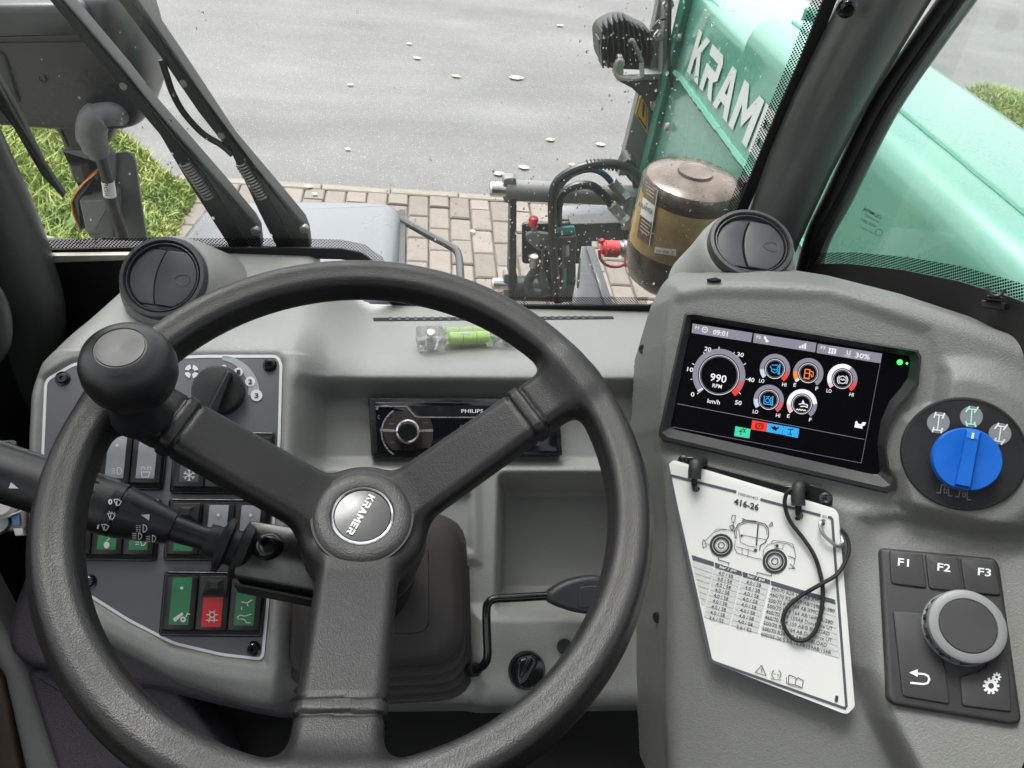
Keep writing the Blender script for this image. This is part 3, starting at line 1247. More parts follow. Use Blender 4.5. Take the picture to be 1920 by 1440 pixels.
MB().tube(catmull([kp.hit(1214, 122, .03), kp.hit(1220, 95, .04), kp.hit(1222, 60, .04), kp.hit(1234, 40, .03), kp.hit(1248, 35, .0)], 6), .003, 6).build('supply_cable', 'black', wk)

# --- quick hitch in front
hb = Y(1.80)
hc = thing('quick_hitch_frame', hb.hit(1050, 570), 'dark steel quick hitch frame with two bright pins on the brick paving', 'hitch')
MB().lathe(hb.hit(948, 356), (1, 0, 0), [(.027, 0), (.027, .38)], 20).build('top_tube', 'machine_grey', hc)
MB().lathe(hb.hit(918, 354), (1, 0, 0), [(.016, 0), (.020, .004), (.020, .040), (.02, .05)], 16).build('hitch_pin', 'chrome', hc)
MB().lathe(hb.hit(922, 532), (1, 0, 0), [(.014, 0), (.018, .004), (.018, .036), (.018, .046)], 16).build('hitch_pin', 'chrome', hc)
MB().pxprism(hb, [(944, 335), (968, 333), (969, 380), (962, 384), (944, 380)], -.014, .014, .004, .01).build('pin_boss', 'machine_grey', hc)
MB().pxprism(hb, [(944, 515), (970, 512), (972, 566), (945, 566)], -.014, .014, .004, .01).build('pin_boss', 'machine_grey', hc)
MB().pxprism(hb, [(957, 374), (969, 374), (968, 560), (953, 560)], -.02, .025, .003).build('side_bar', 'machine_dark', hc)
MB().lathe(hb.hit(962, 540), (1, 0, 0), [(.036, 0), (.036, .21)], 18).build('bottom_tube', 'machine_dark', hc)
MB().pxprism(Y(1.86), [(979, 420), (1110, 418), (1110, 495), (979, 495)], -.012, 0, .003, .012).build('back_plate', 'machine_black', hc)
MB().pxprism(Pl(Y(1.92).hit(1120, 398), 65), [(1050, 384), (1185, 384), (1190, 412), (1050, 412)], -.02, 0, .004).build('pale_cover', 'fender_grey', hc)
MB().pxprism(Y(1.86), [(1070, 420), (1180, 417), (1182, 452), (1075, 455)], -.02, .03, .006).build('cross_beam', 'machine_dark', hc)
MB().pxprism(Y(1.80), [(1020, 452), (1080, 448), (1080, 560), (1015, 560)], -.02, .02, .004).build('valve_block', 'machine_black', hc)
MB().pxprism(Y(1.76), [(985, 441), (1000, 436), (1032, 440), (1032, 470), (1008, 470), (988, 452)], 0, .012, .002, .006).build('lug_plate', 'machine_grey', hc)
MB().lathe(Y(1.745).hit(1015, 462), (0, -1, 0), [(.006, 0), (.006, .003)], 12).build('lug_hole', 'seal', hc)
MB().tube(catmull([Y(1.76).hit(*p) for p in ((1000, 480), (1003, 505), (992, 525), (992, 545), (1008, 550), (1030, 545))], 5), .013, 10).build('rubber_elbow', 'machine_dark', hc)
MB().lathe(Y(1.75).hit(1001, 488), (.05, 0, -1), [(.011, -.012), (.011, .020)], 10).build('hose_ferrule', 'steel', hc)
MB().tube([Y(1.77).hit(1006, 492), Y(1.77).hit(1024, 542)], .013, 10).build('hydraulic_pipe', 'machine_grey', hc)
MB().tube([Y(1.78).hit(1056, 500), Y(1.78).hit(1056, 540)], .009, 8).build('green_fitting', 'teal_tag', hc)
MB().tube([Y(1.77).hit(1060, 450), Y(1.77).hit(1061, 478)], .010, 8).build('plug_connector', 'steel_dull', hc)

rc = thing('red_capped_nipple', Y(1.76).hit(1002, 435), 'grease nipple with a round red cap on the hitch', 'nipple')
MB().lathe(Y(1.76).hit(1001, 408), (.02, 0, -1), [(.004, -.004), (.011, 0), (.013, .006), (.012, .022), (.010, .024)], 16).build('cap', 'red_cap', rc)
MB().lathe(Y(1.765).hit(1002, 424), (.02, 0, -1), [(.008, 0), (.008, .03)], 10).build('stem', 'steel_dull', rc)

# --- hoses
hd = thing('hydraulic_hose', Y(1.72).hit(1040, 565), 'thick black hydraulic hose arching over the quick hitch', 'hose')
MB().tube(catmull([Y(1.72).hit(*p) for p in ((1045, 565), (1038, 480), (1036, 420), (1036, 372), (1044, 342), (1070, 322), (1110, 309), (1155, 308), (1185, 320), (1205, 345))], 6), .0115, 10).build('outer_sleeve', 'hose', hd)
for k in range(9):
    c = Y(1.72).hit(1100 + k * 7, 310 - 3 * math.sin(k / 8 * 3.1) + (k * .2))
    MB().lathe(c, (1, 0, .05), [(.0105, -.002), (.0135, -.001), (.0135, .001), (.0105, .002)], 10).build('spiral_guard', 'rubber', hd)
hd = thing('hydraulic_hose', Y(1.74).hit(1050, 565), 'lower black hydraulic hose curving to a steel fitting beside the reservoir', 'hose')
MB().tube(catmull([Y(1.74).hit(*p) for p in ((1048, 565), (1050, 470), (1046, 400), (1056, 364), (1080, 349), (1108, 348), (1128, 362), (1150, 388))], 6), .011, 10).build('outer_sleeve', 'hose', hd)
MB().tube([Y(1.73).hit(1146, 384), Y(1.73).hit(1168, 408)], .0135, 10).build('ferrule', 'steel_dull', hd)
MB().lathe(Y(1.73).hit(1168, 408), ray(1180, 420) - ray(1168, 408), [(.016, 0), (.016, .014)], 6).build('union_nut', 'steel', hd)
hd = thing('hydraulic_hose', Y(1.77).hit(1050, 470), 'thin blue hydraulic hose under the thick black arch', 'hose')
MB().tube(catmull([Y(1.77).hit(*p) for p in ((1050, 500), (1048, 440), (1046, 365), (1066, 332), (1100, 318), (1128, 324), (1150, 345))], 6), .008, 8).build('outer_sleeve', 'hose_blue', hd)
MB().tube([Y(1.77).hit(1146, 340), Y(1.77).hit(1168, 366)], .014, 10).build('ferrule', 'steel_dull', hd)
MB().lathe(Y(1.765).hit(1170, 368), ray(1180, 382) - ray(1170, 368), [(.017, -.008), (.017, .012)], 6).build('union_nut', 'steel', hd)
MB().lathe(Y(1.765).hit(1180, 380), (0, -.2, -1), [(.014, -.02), (.018, 0), (.012, .03), (.012, .07)], 10).build('tee_fitting', 'steel_dull', hd)
hd = thing('hose_bundle_clamp', Y(1.72).hit(1045, 455), 'dark clamp and teal tag on the upright hose bundle', 'clamp')
MB().pxprism(Y(1.735), [(1040, 428), (1078, 426), (1080, 446), (1040, 446)], 0, .010, .002, .004).build('tag', 'teal_tag', hd)
MB().pxprism(Y(1.73), [(1038, 446), (1082, 444), (1082, 460), (1040, 462)], 0, .02, .003, .004).build('clamp_block', 'machine_black', hd)
MB().tube(catmull([Y(1.80).hit(*p) for p in ((1172, 300), (1188, 330), (1192, 370), (1180, 420), (1172, 455))], 5), .008, 8).build('brake_hose', 'hose', label='black hose hanging beside the grease reservoir', cat='hose')
MB().pxprism(Y(1.86), [(1166, 320), (1178, 300), (1192, 300), (1198, 330), (1185, 345)], -.03, .03, .006, .01).build('hose_bracket', 'machine_black', label='black bracket at the end of the hose arch', cat='bracket')

# --- bright steel bracket
sb = thing('steel_bracket', Y(1.25).hit(1110, 575), 'bright folded steel bracket left of the red coupling', 'bracket')
SBP = Pl(Y(1.27).hit(1110, 500), 48, -10)
MB().pxprism(SBP, [(1091, 462), (1108, 462), (1146, 600), (1066, 600)], -.003, .0, .001).build('plate', 'fender_grey', sb)
MB().pxprism(SBP, [(1099, 461), (1114, 462), (1160, 600), (1143, 600)], -.01, .008, .001).build('bright_edge', 'fender_grey', sb)
MB().pxprism(SBP, rpoly([(1086, 483), (1089, 483), (1086, 540), (1081, 540)], 1), -.002, .0005).build('slot', 'seal', sb)

# --- red coupling
cp = thing('hydraulic_coupling', Y(1.12).hit(1155, 500), 'hydraulic coupling with red dust caps and strap left of the reservoir', 'coupling')
cpl = Y(1.12)
MB().lathe(cpl.hit(1127, 466), (1, 0, 0), [(.004, 0), (.010, .0), (.0105, .006), (.0145, .007), (.0145, .030), (.012, .031)], 18).build('red_cap', 'red_cap', cp)
MB().lathe(cpl.hit(1160, 466), (1, 0, 0), [(.012, 0), (.012, .006), (.015, .007), (.015, .014), (.011, .015), (.011, .030)], 16).build('steel_body', 'steel', cp)
MB().tube(catmull([cpl.hit(*p) for p in ((1123, 468), (1126, 486), (1140, 498), (1160, 500), (1178, 492))], 6), .0026, 7).build('strap', 'red_cap', cp)
MB().lathe(cpl.hit(1171, 490), (1, 0, .1), [(.006, 0), (.010, .001), (.010, .012), (.006, .014)], 14).build('plug', 'red_cap', cp)
MB().lathe(cpl.hit(1128, 452), (0, -1, 0), [(.003, -.004), (.006, 0), (.003, .004)], 10).build('strap_ring', 'red_cap', cp)

# --- grease reservoir
RC = at(1290, 400, 1.15)
rv = thing('grease_reservoir', RC - V3(0, 0, .12), 'see-through grease reservoir filled with brown grease, right of the red coupling', 'reservoir')
rr = .0745
rz_t = .052
lid0 = RC + V3(0, .015, rz_t)
MB().lathe(lid0, (0, 0, -1), [(.001, -.010), (.026, -.010), (.027, -.006), (.058, -.003), (.070, .003), (rr, .012), (rr, .120), (rr - .004, .128)], 48, True, False).build('clear_bowl', 'clear_shell', rv)
MB().lathe(lid0, (0, 0, -1), [(.001, -.0085), (.025, -.0085), (.026, -.0045), (.057, -.0015), (.0685, .0045), (rr - .0025, .0125), (rr - .003, .020), (.001, .020)], 48, True, True).build('follower_plate', 'bowl_lid', rv)
MB().lathe(lid0, (0, 0, -1), [(rr - .003, .0205), (rr - .003, .030), (.001, .030)], 48, True, True).build('seal_ring', 'grease_dark', rv)
MB().lathe(lid0, (0, 0, -1), [(.001, .0305), (rr - .003, .0305), (rr - .003, .112), (.001, .112)], 48, True, True).build('grease', 'grease', rv)
MB().lathe(lid0, (0, 0, -1), [(.001, .1125), (rr - .002, .1125), (rr - .002, .128), (rr - .004, .150), (rr - .012, .170), (rr - .03, .185), (.001, .185)], 48, True, True).build('base', 'grease_dark', rv)
MB().box(lid0 + V3(.074, -.01, -.06), np.eye(3), (.006, .012, .066), .002).build('bracket_rod', 'machine_black', rv)


def cylmap(off=.0012):
    c = lid0

    def m(px, py):
        r = ray(px, py)
        o = C0 - c
        a = r[0] ** 2 + r[1] ** 2
        b = o[0] * r[0] + o[1] * r[1]
        q = o[0] ** 2 + o[1] ** 2 - (rr + off) ** 2
        disc_ = max(b * b - a * q, 0)
        return C0 + r * ((-b - math.sqrt(disc_)) / a)
    return m


def patch(m, q, nx=5, ny=3):
    mb = MB()
    v = []
    for j in range(ny + 1):
        for i in range(nx + 1):
            a, b = i / nx, j / ny
            p = (np.array(q[0]) * (1 - a) + np.array(q[1]) * a) * (1 - b) + (np.array(q[3]) * (1 - a) + np.array(q[2]) * a) * b
            v.append(m(*p))
    f = [(j * (nx + 1) + i, j * (nx + 1) + i + 1, (j + 1) * (nx + 1) + i + 1, (j + 1) * (nx + 1) + i) for j in range(ny) for i in range(nx)]
    return mb.add(v, f)


LQ = [(1210, 340), (1233, 357), (1217, 462), (1194, 444)]
lerp2 = lambda t: [tuple(np.array(LQ[0]) * (1 - t) + np.array(LQ[3]) * t), tuple(np.array(LQ[1]) * (1 - t) + np.array(LQ[2]) * t)]
patch(cylmap(.0010), LQ).build('label', 'label_olive', rv, recalc=False)
patch(cylmap(.0016), lerp2(.28) + lerp2(.60)[::-1]).build('label_white_band', 'label_white', rv, recalc=False)
patch(cylmap(.0016), lerp2(.60) + lerp2(.97)[::-1]).build('label_brown_band', 'label_brown', rv, recalc=False)
tb = MB()
cm_ = cylmap(.0024)
tb.text(cm_, 'KRAMER', (1197, 386), (26, 18), (1.6, -9), .0)
tb.build('label_lettering', 'ink', rv, smooth=False, recalc=False)
tb = MB()
for k in range(4):
    a, b = lerp2(.66 + .06 * k)
    tb.line(cm_, [(a[0] + 3, a[1] + 2), (b[0] - 3 - 3 * (k % 2), b[1] - 2 - 2 * (k % 2))], 1.2)
for k in range(3):
    a, b = lerp2(.05 + .06 * k)
    tb.line(cm_, [(a[0] + 4, a[1] + 3), (b[0] - 5, b[1] - 4)], 1.0)
tb.line(cm_, [LQ[1], LQ[2]], 1.2)
tb.line(cm_, [LQ[0], LQ[1]], 1.0)
tb.build('label_print', 'label_white', rv, smooth=False, recalc=False, kind='stuff')
patch(cylmap(.0012), [(1228, 463), (1268, 468), (1267, 480), (1226, 474)]).build('type_sticker', 'label_white', rv, recalc=False)
tb = MB()
tb.text(cm_, 'IV 06 2', (1231, 473), (32, 4), (.3, -6))
tb.build('sticker_lettering', 'label_brown', rv, smooth=False, recalc=False)

# --- grey hood in front of the windscreen with bent rod
fz = Pl((0, 0, CAMZ - .70), 90)
fd = thing('hood_cover', fz.hit(560, 470) - V3(0, 0, .25), 'pale blue grey front hood with rounded edge beyond the wipers', 'hood')
MB().pxprism(fz, [(250, 560), (332, 436), (372, 386), (420, 369), (560, 367), (700, 369), (738, 374), (754, 388), (752, 440), (745, 560)], -.25, 0, .03, .06, 5).build('shell', 'fender_grey', fd)
fz2 = Pl((0, 0, CAMZ - .72), 90)
MB().pxprism(fz2, [(740, 384), (760, 396), (763, 440), (760, 560), (735, 560)], -.16, 0, .02, .02).build('dark_edge', 'machine_black', fd)
MB().tube(catmull([fz2.hit(*p) for p in ((752, 412), (770, 422), (810, 444), (846, 463), (858, 474), (862, 495), (864, 540))], 5), .0068, 10).build('bent_rod', 'machine_dark', label='bent dark grey rod sticking out right of the grey hood', cat='rod')

# --- head lamp from behind
lpY = Y(1.20)
hl_ = thing('head_lamp', lpY.hit(150, 280), 'large black head lamp housing seen from behind at upper left', 'lamp')
shell = [(-120, -30), (225, -30), (250, 10), (270, 60), (284, 120), (289, 190), (274, 226), (232, 233), (120, 233), (40, 226), (-120, 215)]
q = rpoly(ccw(lpY.P(shell)), [.02, .02, .05, .05, .05, .05, .05, .05, .05, .05, .02], 5)
qc = np.mean(np.array(q), 0)
sq = lambda s: [tuple(qc + (np.array(p) - qc) * s) for p in q]
L = [(.94, -.12), (1.0, -.05), (1.0, -.01)] + [(1 - .16 * (1 - math.cos(k / 6 * math.pi / 2)), -.01 + .05 * math.sin(k / 6 * math.pi / 2)) for k in range(1, 7)] + [(.6, .045), (.3, .047), (.02, .048)]
MB().rings([[lpY.w(x, y, h) for x, y in sq(s)] for s, h in L]).build('shell', 'lamp_shell', hl_, ang=60)
MB().pxprism(lpY, [(-120, 10), (150, 8), (170, 40), (172, 76), (160, 84), (-120, 88)], .0, .058, .012, .02).build('upper_step', 'lamp_shell', hl_)
MB().pxprism(lpY, [(-60, 96), (6, 98), (38, 192), (30, 196), (-60, 196)], .0, .051, .003, .01).build('access_cover', 'lamp_shell', hl_)
MB().lathe(lpY.hit(80, 146, .046), (0, -1, 0), [(.007, -.002), (.007, .002), (.004, .003), (.004, -.001), (.001, -.001)], 12).build('screw', 'black', hl_)
MB().pxprism(lpY, [(250, 70), (262, 90), (270, 140), (268, 200), (264, 200), (262, 140), (252, 95)], .0, .018, .002).build('lens_rim', 'lamp_shell', hl_)
MB().pxprism(lpY, [(93, 225), (222, 225), (208, 256), (204, 268), (192, 290), (118, 284), (110, 260), (103, 250)], -.04, .03, .012, .008).build('socket_foot', 'black', hl_)
e_ = [lpY.hit(x, y, h) for x, y, h in ((222, 214, .035), (205, 214, .055), (184, 218, .065), (173, 234, .066), (172, 256, .064), (180, 276, .060), (187, 290, .058))]
MB().tube(catmull(e_, 6), [.017] * 12 + [.021] * 14 + [.019] * 6 + [.015] * 5, 16).build('cable_elbow', 'elbow_grey', hl_)
c_ = [lpY.hit(x, y, h) for x, y, h in ((186, 284, .058), (194, 310, .056), (203, 345, .054), (207, 372, .054), (215, 400, .04), (228, 440, .03), (240, 500, .03))]
MB().tube(catmull(c_, 5), [.0085] * 15 + [.010] * 16, 12).build('cable', 'black', hl_)
ct = catmull(c_, 5)
sl = ct[9:15]
lab_ = MB().tube(sl, .0095, 12, False).build('cable_label', 'label_white', hl_)
tb = MB()
tb.text(lpY.mp(.066), 'H076/2', (203, 367), (-1.5, -32), (-7, 1.5), .02)
tb.build('cable_label_lettering', 'ink', hl_, smooth=False)

bk = thing('lamp_bracket', lpY.hit(230, 480), 'dark green grey steel bracket carrying the head lamp', 'bracket')
MB().pxprism(Y(1.215), [(204, 290), (236, 286), (248, 290), (254, 304), (263, 370), (280, 480), (245, 500), (218, 500)], -.006, 0, .002, .008).build('upright_plate', 'bracket_green', bk)
MB().pxprism(Y(1.20), [(113, 282), (205, 278), (215, 300), (208, 470), (196, 470), (188, 312), (172, 303), (140, 306), (126, 300)], -.012, .0, .003, .004).build('angle_plate', 'bracket_green', bk)
MB().lathe(lpY.hit(150, 318), (0, 0, -1), [(.014, -.012), (.014, .016)], 6).build('hex_nut', 'machine_dark', bk)
sl_ = thing('side_lamp', lpY.hit(170, 450), 'boxy side lamp with orange lens under the head lamp', 'lamp')
MB().pxprism(Y(1.18), [(148, 377), (212, 374), (214, 447), (168, 447), (160, 430)], -.05, .012, .003, .003).build('bracket_box', 'bracket_green', sl_)
MB().pxprism(Y(1.19), [(136, 374), (178, 330), (182, 336), (150, 378), (160, 430), (150, 432)], -.05, .004, .003, .003).build('lamp_body', 'machine_dark', sl_)
MB().pxprism(Y(1.19), [(178, 323), (155, 343), (138, 364), (131, 379), (135, 403), (148, 432), (151, 432), (139, 402), (135, 380), (142, 366), (158, 346), (180, 327)], -.06, .008, .002).build('orange_lens', 'orange_lens', sl_)

# --- wipers
wpl = Y(.748)


def wiper(lab, left, mid, right, pivot, spring, grp='windscreen wiper arms'):
    t = thing('windscreen_wiper', wpl.hit(*pivot), lab, 'wiper', grp)
    MB().pxprism(wpl, left + mid[::-1], -.004, .004, .0008).build('channel', 'wiper_dark', t)
    MB().pxprism(wpl, mid + right[::-1], -.010, .010, .002).build('side_flange', 'wiper', t)
    MB().lathe(wpl.hit(*pivot, .008), (0, -1, 0), [(.0055, 0), (.0055, .002), (.004, .004), (.001, .0045)], 14).build('pivot_rivet', 'steel_dull', t)
    (x0, y0), (x1, y1), turns = spring
    hx = []
    for k in range(turns * 10 + 1):
        a = k / 10 * 2 * math.pi
        f_ = k / (turns * 10)
        p = wpl.hit(x0 + (x1 - x0) * f_, y0 + (y1 - y0) * f_, .006)
        ax = _n(wpl.hit(x1, y1) - wpl.hit(x0, y0))
        sd_ = np.cross(ax, V3(0, 1, 0))
        hx.append(p + .0055 * (math.cos(a) * sd_ + math.sin(a) * V3(0, 1, 0)))
    MB().tube(hx, .0011, 5).build('tension_spring', 'steel_dull', t)
    return t


w1 = wiper('left wiper arm, crossing in front of the black head lamp',
           [(435, 470), (347, 333), (300, 253), (207, 143), (85, -10)], [(472, 470), (385, 330), (318, 252), (228, 134), (104, -10)], [(490, 470), (486, 436), (476, 418), (413, 343), (287, 200), (232, 130), (112, -10)],
           (480, 432), ((345, 303), (392, 370), 13))
w2 = wiper('right wiper arm, with a washer hose beside it',
           [(522, 470), (487, 400), (435, 290), (372, 210), (305, 112), (214, -10)], [(560, 470), (530, 420), (455, 285), (385, 205), (322, 108), (236, -10)], [(582, 470), (578, 440), (570, 420), (520, 360), (436, 262), (345, 125), (252, -10)],
           (571, 428), ((450, 303), (492, 370), 13))
MB().tube(catmull([wpl.hit(x, y, .006) for x, y in ((303, 112), (312, 140), (324, 175), (345, 212), (380, 250), (415, 272), (436, 290))], 6), .0032, 8).build('washer_hose', 'hose', w2)
for px, py in ((344, 156), (415, 254)):
    MB().lathe(wpl.hit(px, py, .006), (0, -1, 0), [(.0035, 0), (.0035, .0015), (.001, .002)], 10).build('rivet', 'steel_dull', w2)
MB().lathe(wpl.hit(232, 161, .006), (0, -1, 0), [(.0035, 0), (.0035, .0015), (.001, .002)], 10).build('rivet', 'steel_dull', w1)
sw = thing('side_wiper', Y(.735).hit(60, 270), 'black rubber wiper blade tip at the left windscreen edge', 'wiper')
MB().pxprism(Y(.735), [(-40, 120), (-20, 118), (30, 205), (82, 310), (120, 366), (118, 372), (78, 330), (25, 240), (-40, 160)], -.003, .004, .001).build('rubber', 'black', sw)
MB().pxprism(Y(.729), [(-40, 135), (-20, 130), (30, 222), (95, 330), (90, 332), (20, 225)], 0, .004, .001).build('spine', 'black_gloss', sw)


# ------------------------------------------------------------------ cab shell
WY = .715
Wp = Y(WY)
cf = thing('cab_frame', (0, 0, CAMZ - 1.35), 'black steel cab frame with unseen roof around the driver', 'cab')
X3 = np.eye(3)
for cx_, cy_, hx_, hy_ in ((.0, .70, .58, .03), (.0, -.93, .58, .04), (-.55, -.11, .03, .779), (.55, -.11, .03, .779)):
    MB().box((cx_, cy_, CAMZ + .44), X3, (hx_, hy_, .03), .012).build('roof_rail', 'headliner', cf)
MB().box((.0, -.3695, CAMZ + .44), X3, (.5185, .5185, .028), .01).build('roof_shade_panel', 'headliner', cf)  # unseen rear roof, kept solid to cut the light on the dash face
MB().box((.0, .4095, CAMZ + .445), X3, (.519, .2595, .003)).build('added_roof_window', 'roof_glass', cf)  # unseen roof glazing, added and sized to light the dash and wheel
MB().box((-.285, .737, CAMZ - .90), X3, (.2095, .012, .438), .004).build('front_panel', 'frame_black', cf)
MB().box((.205, .737, CAMZ - .965), X3, (.2795, .012, .425), .004).build('front_panel', 'frame_black', cf)
MB().box((0, -.1, CAMZ - 1.37), X3, (.62, .85, .02), .004).build('floor', 'floor_rubber', cf)
MB().box((-.52, -.1, CAMZ - .98), X3, (.02, .8, .38), .01).build('door_panel', 'frame_black', cf)
MB().box((.50, -.08, CAMZ - .99), X3, (.02, .80, .37), .01).build('side_panel', 'frame_black', cf)
MB().box((0, -.95, CAMZ - .80), X3, (.56, .02, .55), .01).build('rear_panel', 'frame_black', cf)  # unseen rear wall, added to keep the cab dark from behind
for sx in (-1, 1):
    MB().box((sx * .52, -.90, CAMZ + .05), X3, (.04, .04, .40), .015).build('rear_pillar', 'frame_black', cf)
    MB().box((sx * .53, -.25, CAMZ + .0), X3, (.025, .03, .42), .012).build('middle_pillar', 'frame_black', cf)
st = thing('driver_seat', (0, -.45, CAMZ - 1.35), 'black driver seat below and behind the viewpoint', 'seat')
MB().box((0, -.42, CAMZ - .86), X3, (.25, .24, .07), .04).build('cushion', 'rubber', st)
MB().box((0, -.70, CAMZ - .48), X3, (.24, .06, .36), .04).build('backrest', 'rubber', st)
MB().box((0, -.42, CAMZ - 1.14), X3, (.18, .18, .208), .03).build('pedestal', 'frame_black', st)

# left pillar
lpil = thing('left_pillar', Wp.hit(40, 700), 'dark grey cab pillar at the left edge beside the windscreen', 'pillar')
pc = [Y(.69).hit(x, y) for x, y in ((-122, 150), (-58, 280), (0, 400), (38, 500), (62, 600), (52, 760), (40, 1000))]
MB().tube(catmull(pc, 5), .030, 20).build('post', 'pillar_paint', lpil)
MB().pxprism(Y(.708), [(-60, 235), (0, 322), (82, 476), (72, 488), (52, 470), (-60, 292)], -.004, .002).build('seal', 'seal', lpil)
MB().box((-.425, .62, CAMZ - .315), X3, (.04, .10, .725), .02).build('lower_post', 'frame_black', lpil)
MB().box((-.46, .40, CAMZ - .66), X3, (.02, .33, .30), .01).build('inner_trim', 'frame_black', lpil)
ldg = MB().pxprism(Y(.700), [(88, 480), (250, 478), (250, 488), (104, 493), (92, 490)], -.006, 0, .001)
ldg.build('windscreen_ledge', 'beige_metal', label='worn metal ledge under the left windscreen corner', cat='ledge')
MB().tube(catmull([Y(.56).hit(x, y) for x, y in ((-60, 520), (-22, 560), (-8, 605), (-14, 650), (-60, 700))], 6), .012, 12).build('grab_handle', 'pillar_paint', label='dark rounded grab handle cut by the left picture edge', cat='handle')

# windscreen
ws = thing('windscreen', Wp.hit(600, 577), 'rain spotted glass windscreen above the dashboard', 'windscreen')
edge_px = [(80, 476), (240, 472), (400, 472), (560, 472), (640, 474), (672, 480), (694, 496), (712, 522), (730, 552), (752, 572), (790, 578), (1000, 578), (1210, 578), (1300, 560), (1362, 458), (1386, 400), (1432, 292), (1468, 205), (1508, 115), (1556, -6)]
eu = Wp.P(edge_px)
top = [(.475, .42), (-.372, .42)]
MB().prism(Wp, [tuple(p) for p in eu] + top, -.006, 0).build('pane', 'glass', ws, smooth=False)


def band(pl, path, w0, w1, h0, h1):
    """closed strip following a path between two offsets (to the left of travel)"""
    p = [np.array(q, float) for q in path]
    nn = []
    for i in range(len(p)):
        t = p[min(i + 1, len(p) - 1)] - p[max(i - 1, 0)]
        t = t / np.linalg.norm(t)
        nn.append(np.array([-t[1], t[0]]))
    A = [tuple(a + b * w0) for a, b in zip(p, nn)]
    B = [tuple(a + b * w1) for a, b in zip(p, nn)]
    mb = MB()
    n = len(A)
    mb.rings([[pl.w(*A[i], h0), pl.w(*B[i], h0), pl.w(*B[i], h1), pl.w(*A[i], h1)] for i in range(n)])
    return mb


def arcs(path, r, k=4):
    n = len(path)
    return path


band(Wp, eu, -.006, .0065, .0008, .0035).build('black_border', 'seal', ws, smooth=False)
band(Wp, eu[:13], .0066, .0165, .0008, .0010).build('dot_border', 'frit', ws, smooth=False)
band(Wp, eu[13:], .0066, .0165, .0008, .0010).build('dot_border', 'frit', ws, smooth=False)
lb = Wp.P([(-70, 215), (0, 338), (40, 412), (84, 478)])
band(Wp, lb, .000, .012, .0008, .0010).build('dot_border', 'frit', ws, smooth=False)
# rain drops (far too many to count)
dv, df = [], []
g_ = np.random.default_rng(11)
base = MB().lathe((0, 0, 0), (0, 1, 0), [(1, 0), (.85, .35), (.45, .55), (.02, .6)], 7, False, True)
bv = np.array(base.v)
cl = [(1060, 480, 90, 60, 130), (1010, 400, 60, 50, 90), (1180, 400, 80, 90, 90), (1290, 330, 70, 70, 70), (1330, 110, 70, 90, 60), (1180, 90, 70, 60, 90), (800, 440, 60, 60, 40), (160, 120, 150, 100, 30), (620, 280, 300, 180, 30), (950, 250, 260, 160, 30), (330, 300, 160, 130, 50)]
for cx_, cy_, sx_, sy_, n_ in cl:
    for k in range(n_):
        px, py = g_.normal(cx_, sx_), g_.normal(cy_, sy_)
        if not (0 < py < 560 and 20 < px < 1480):
            continue
        p = Wp.hit(px, py, -.0062)
        s = g_.choice([.0006, .0008, .0011, .0016], p=[.5, .3, .16, .04])
        q = bv * V3(s, s * .7, s * g_.uniform(.8, 1.9)) + p
        o = len(dv) * len(bv)
        dv.append(q)
        df += [tuple(i + o for i in f) for f in base.f]
mb = MB()
mb.v = [tuple(x) for q in dv for x in q]
mb.f = df
mb.build('rain_drops', 'drop', ws, recalc=False, kind='stuff')
ms = MB()
mw = Wp.mp(.0012)
ms.text(mw, 'SAFETY GLASS', (188, 441), (-64, 0), (0, -4))
ms.text(mw, '43R-001582', (186, 450), (-44, 0), (0, -5))
ms.text(mw, 'AS1 M58', (184, 458), (-42, 0), (0, -5))
ms.arc(mw, (183, 449), 4.2, 5.2, 0, 360)
ms.build('glass_stamp', 'ink', ws, smooth=False, kind='stuff')

# right pillar
rp_ = thing('right_pillar', Y(.69).hit(1460, 480), 'dark grey round cab pillar leaning between windscreen and side window', 'pillar')
pc = [(Y(.70).hit(x, y), r) for x, y, r in ((1425, 520, .030), (1440, 460, .030), (1462, 400, .0315), (1500, 305, .033), (1549, 200, .034), (1602, 100, .035), (1662, -10, .036), (1730, -130, .037))]
MB().tube([p for p, r in pc], [r for p, r in pc], 28).build('post', 'pillar_paint', rp_)
MB().tube(catmull([Y(.69).hit(x, y) for x, y in ((1512, 520), (1536, 440), (1570, 370), (1648, 210), (1730, 85), (1800, -15), (1860, -100))], 4), .0135, 12).build('door_seal', 'seal', rp_)
MB().tube(catmull([Y(.675).hit(x, y) for x, y in ((1520, 522), (1545, 446), (1585, 372), (1664, 214), (1748, 88), (1822, -15), (1880, -100))], 4), .008, 10).build('window_rail', 'frame_black', rp_)
b0 = Y(.668).hit(1587, 12)
MB().lathe(b0, (-.3, -1, 0), [(.0085, 0), (.0085, .005), (.0065, .007), (.0065, .010), (.0045, .011), (.0045, .008), (.001, .008)], 14).build('bolt', 'black_gloss', rp_)

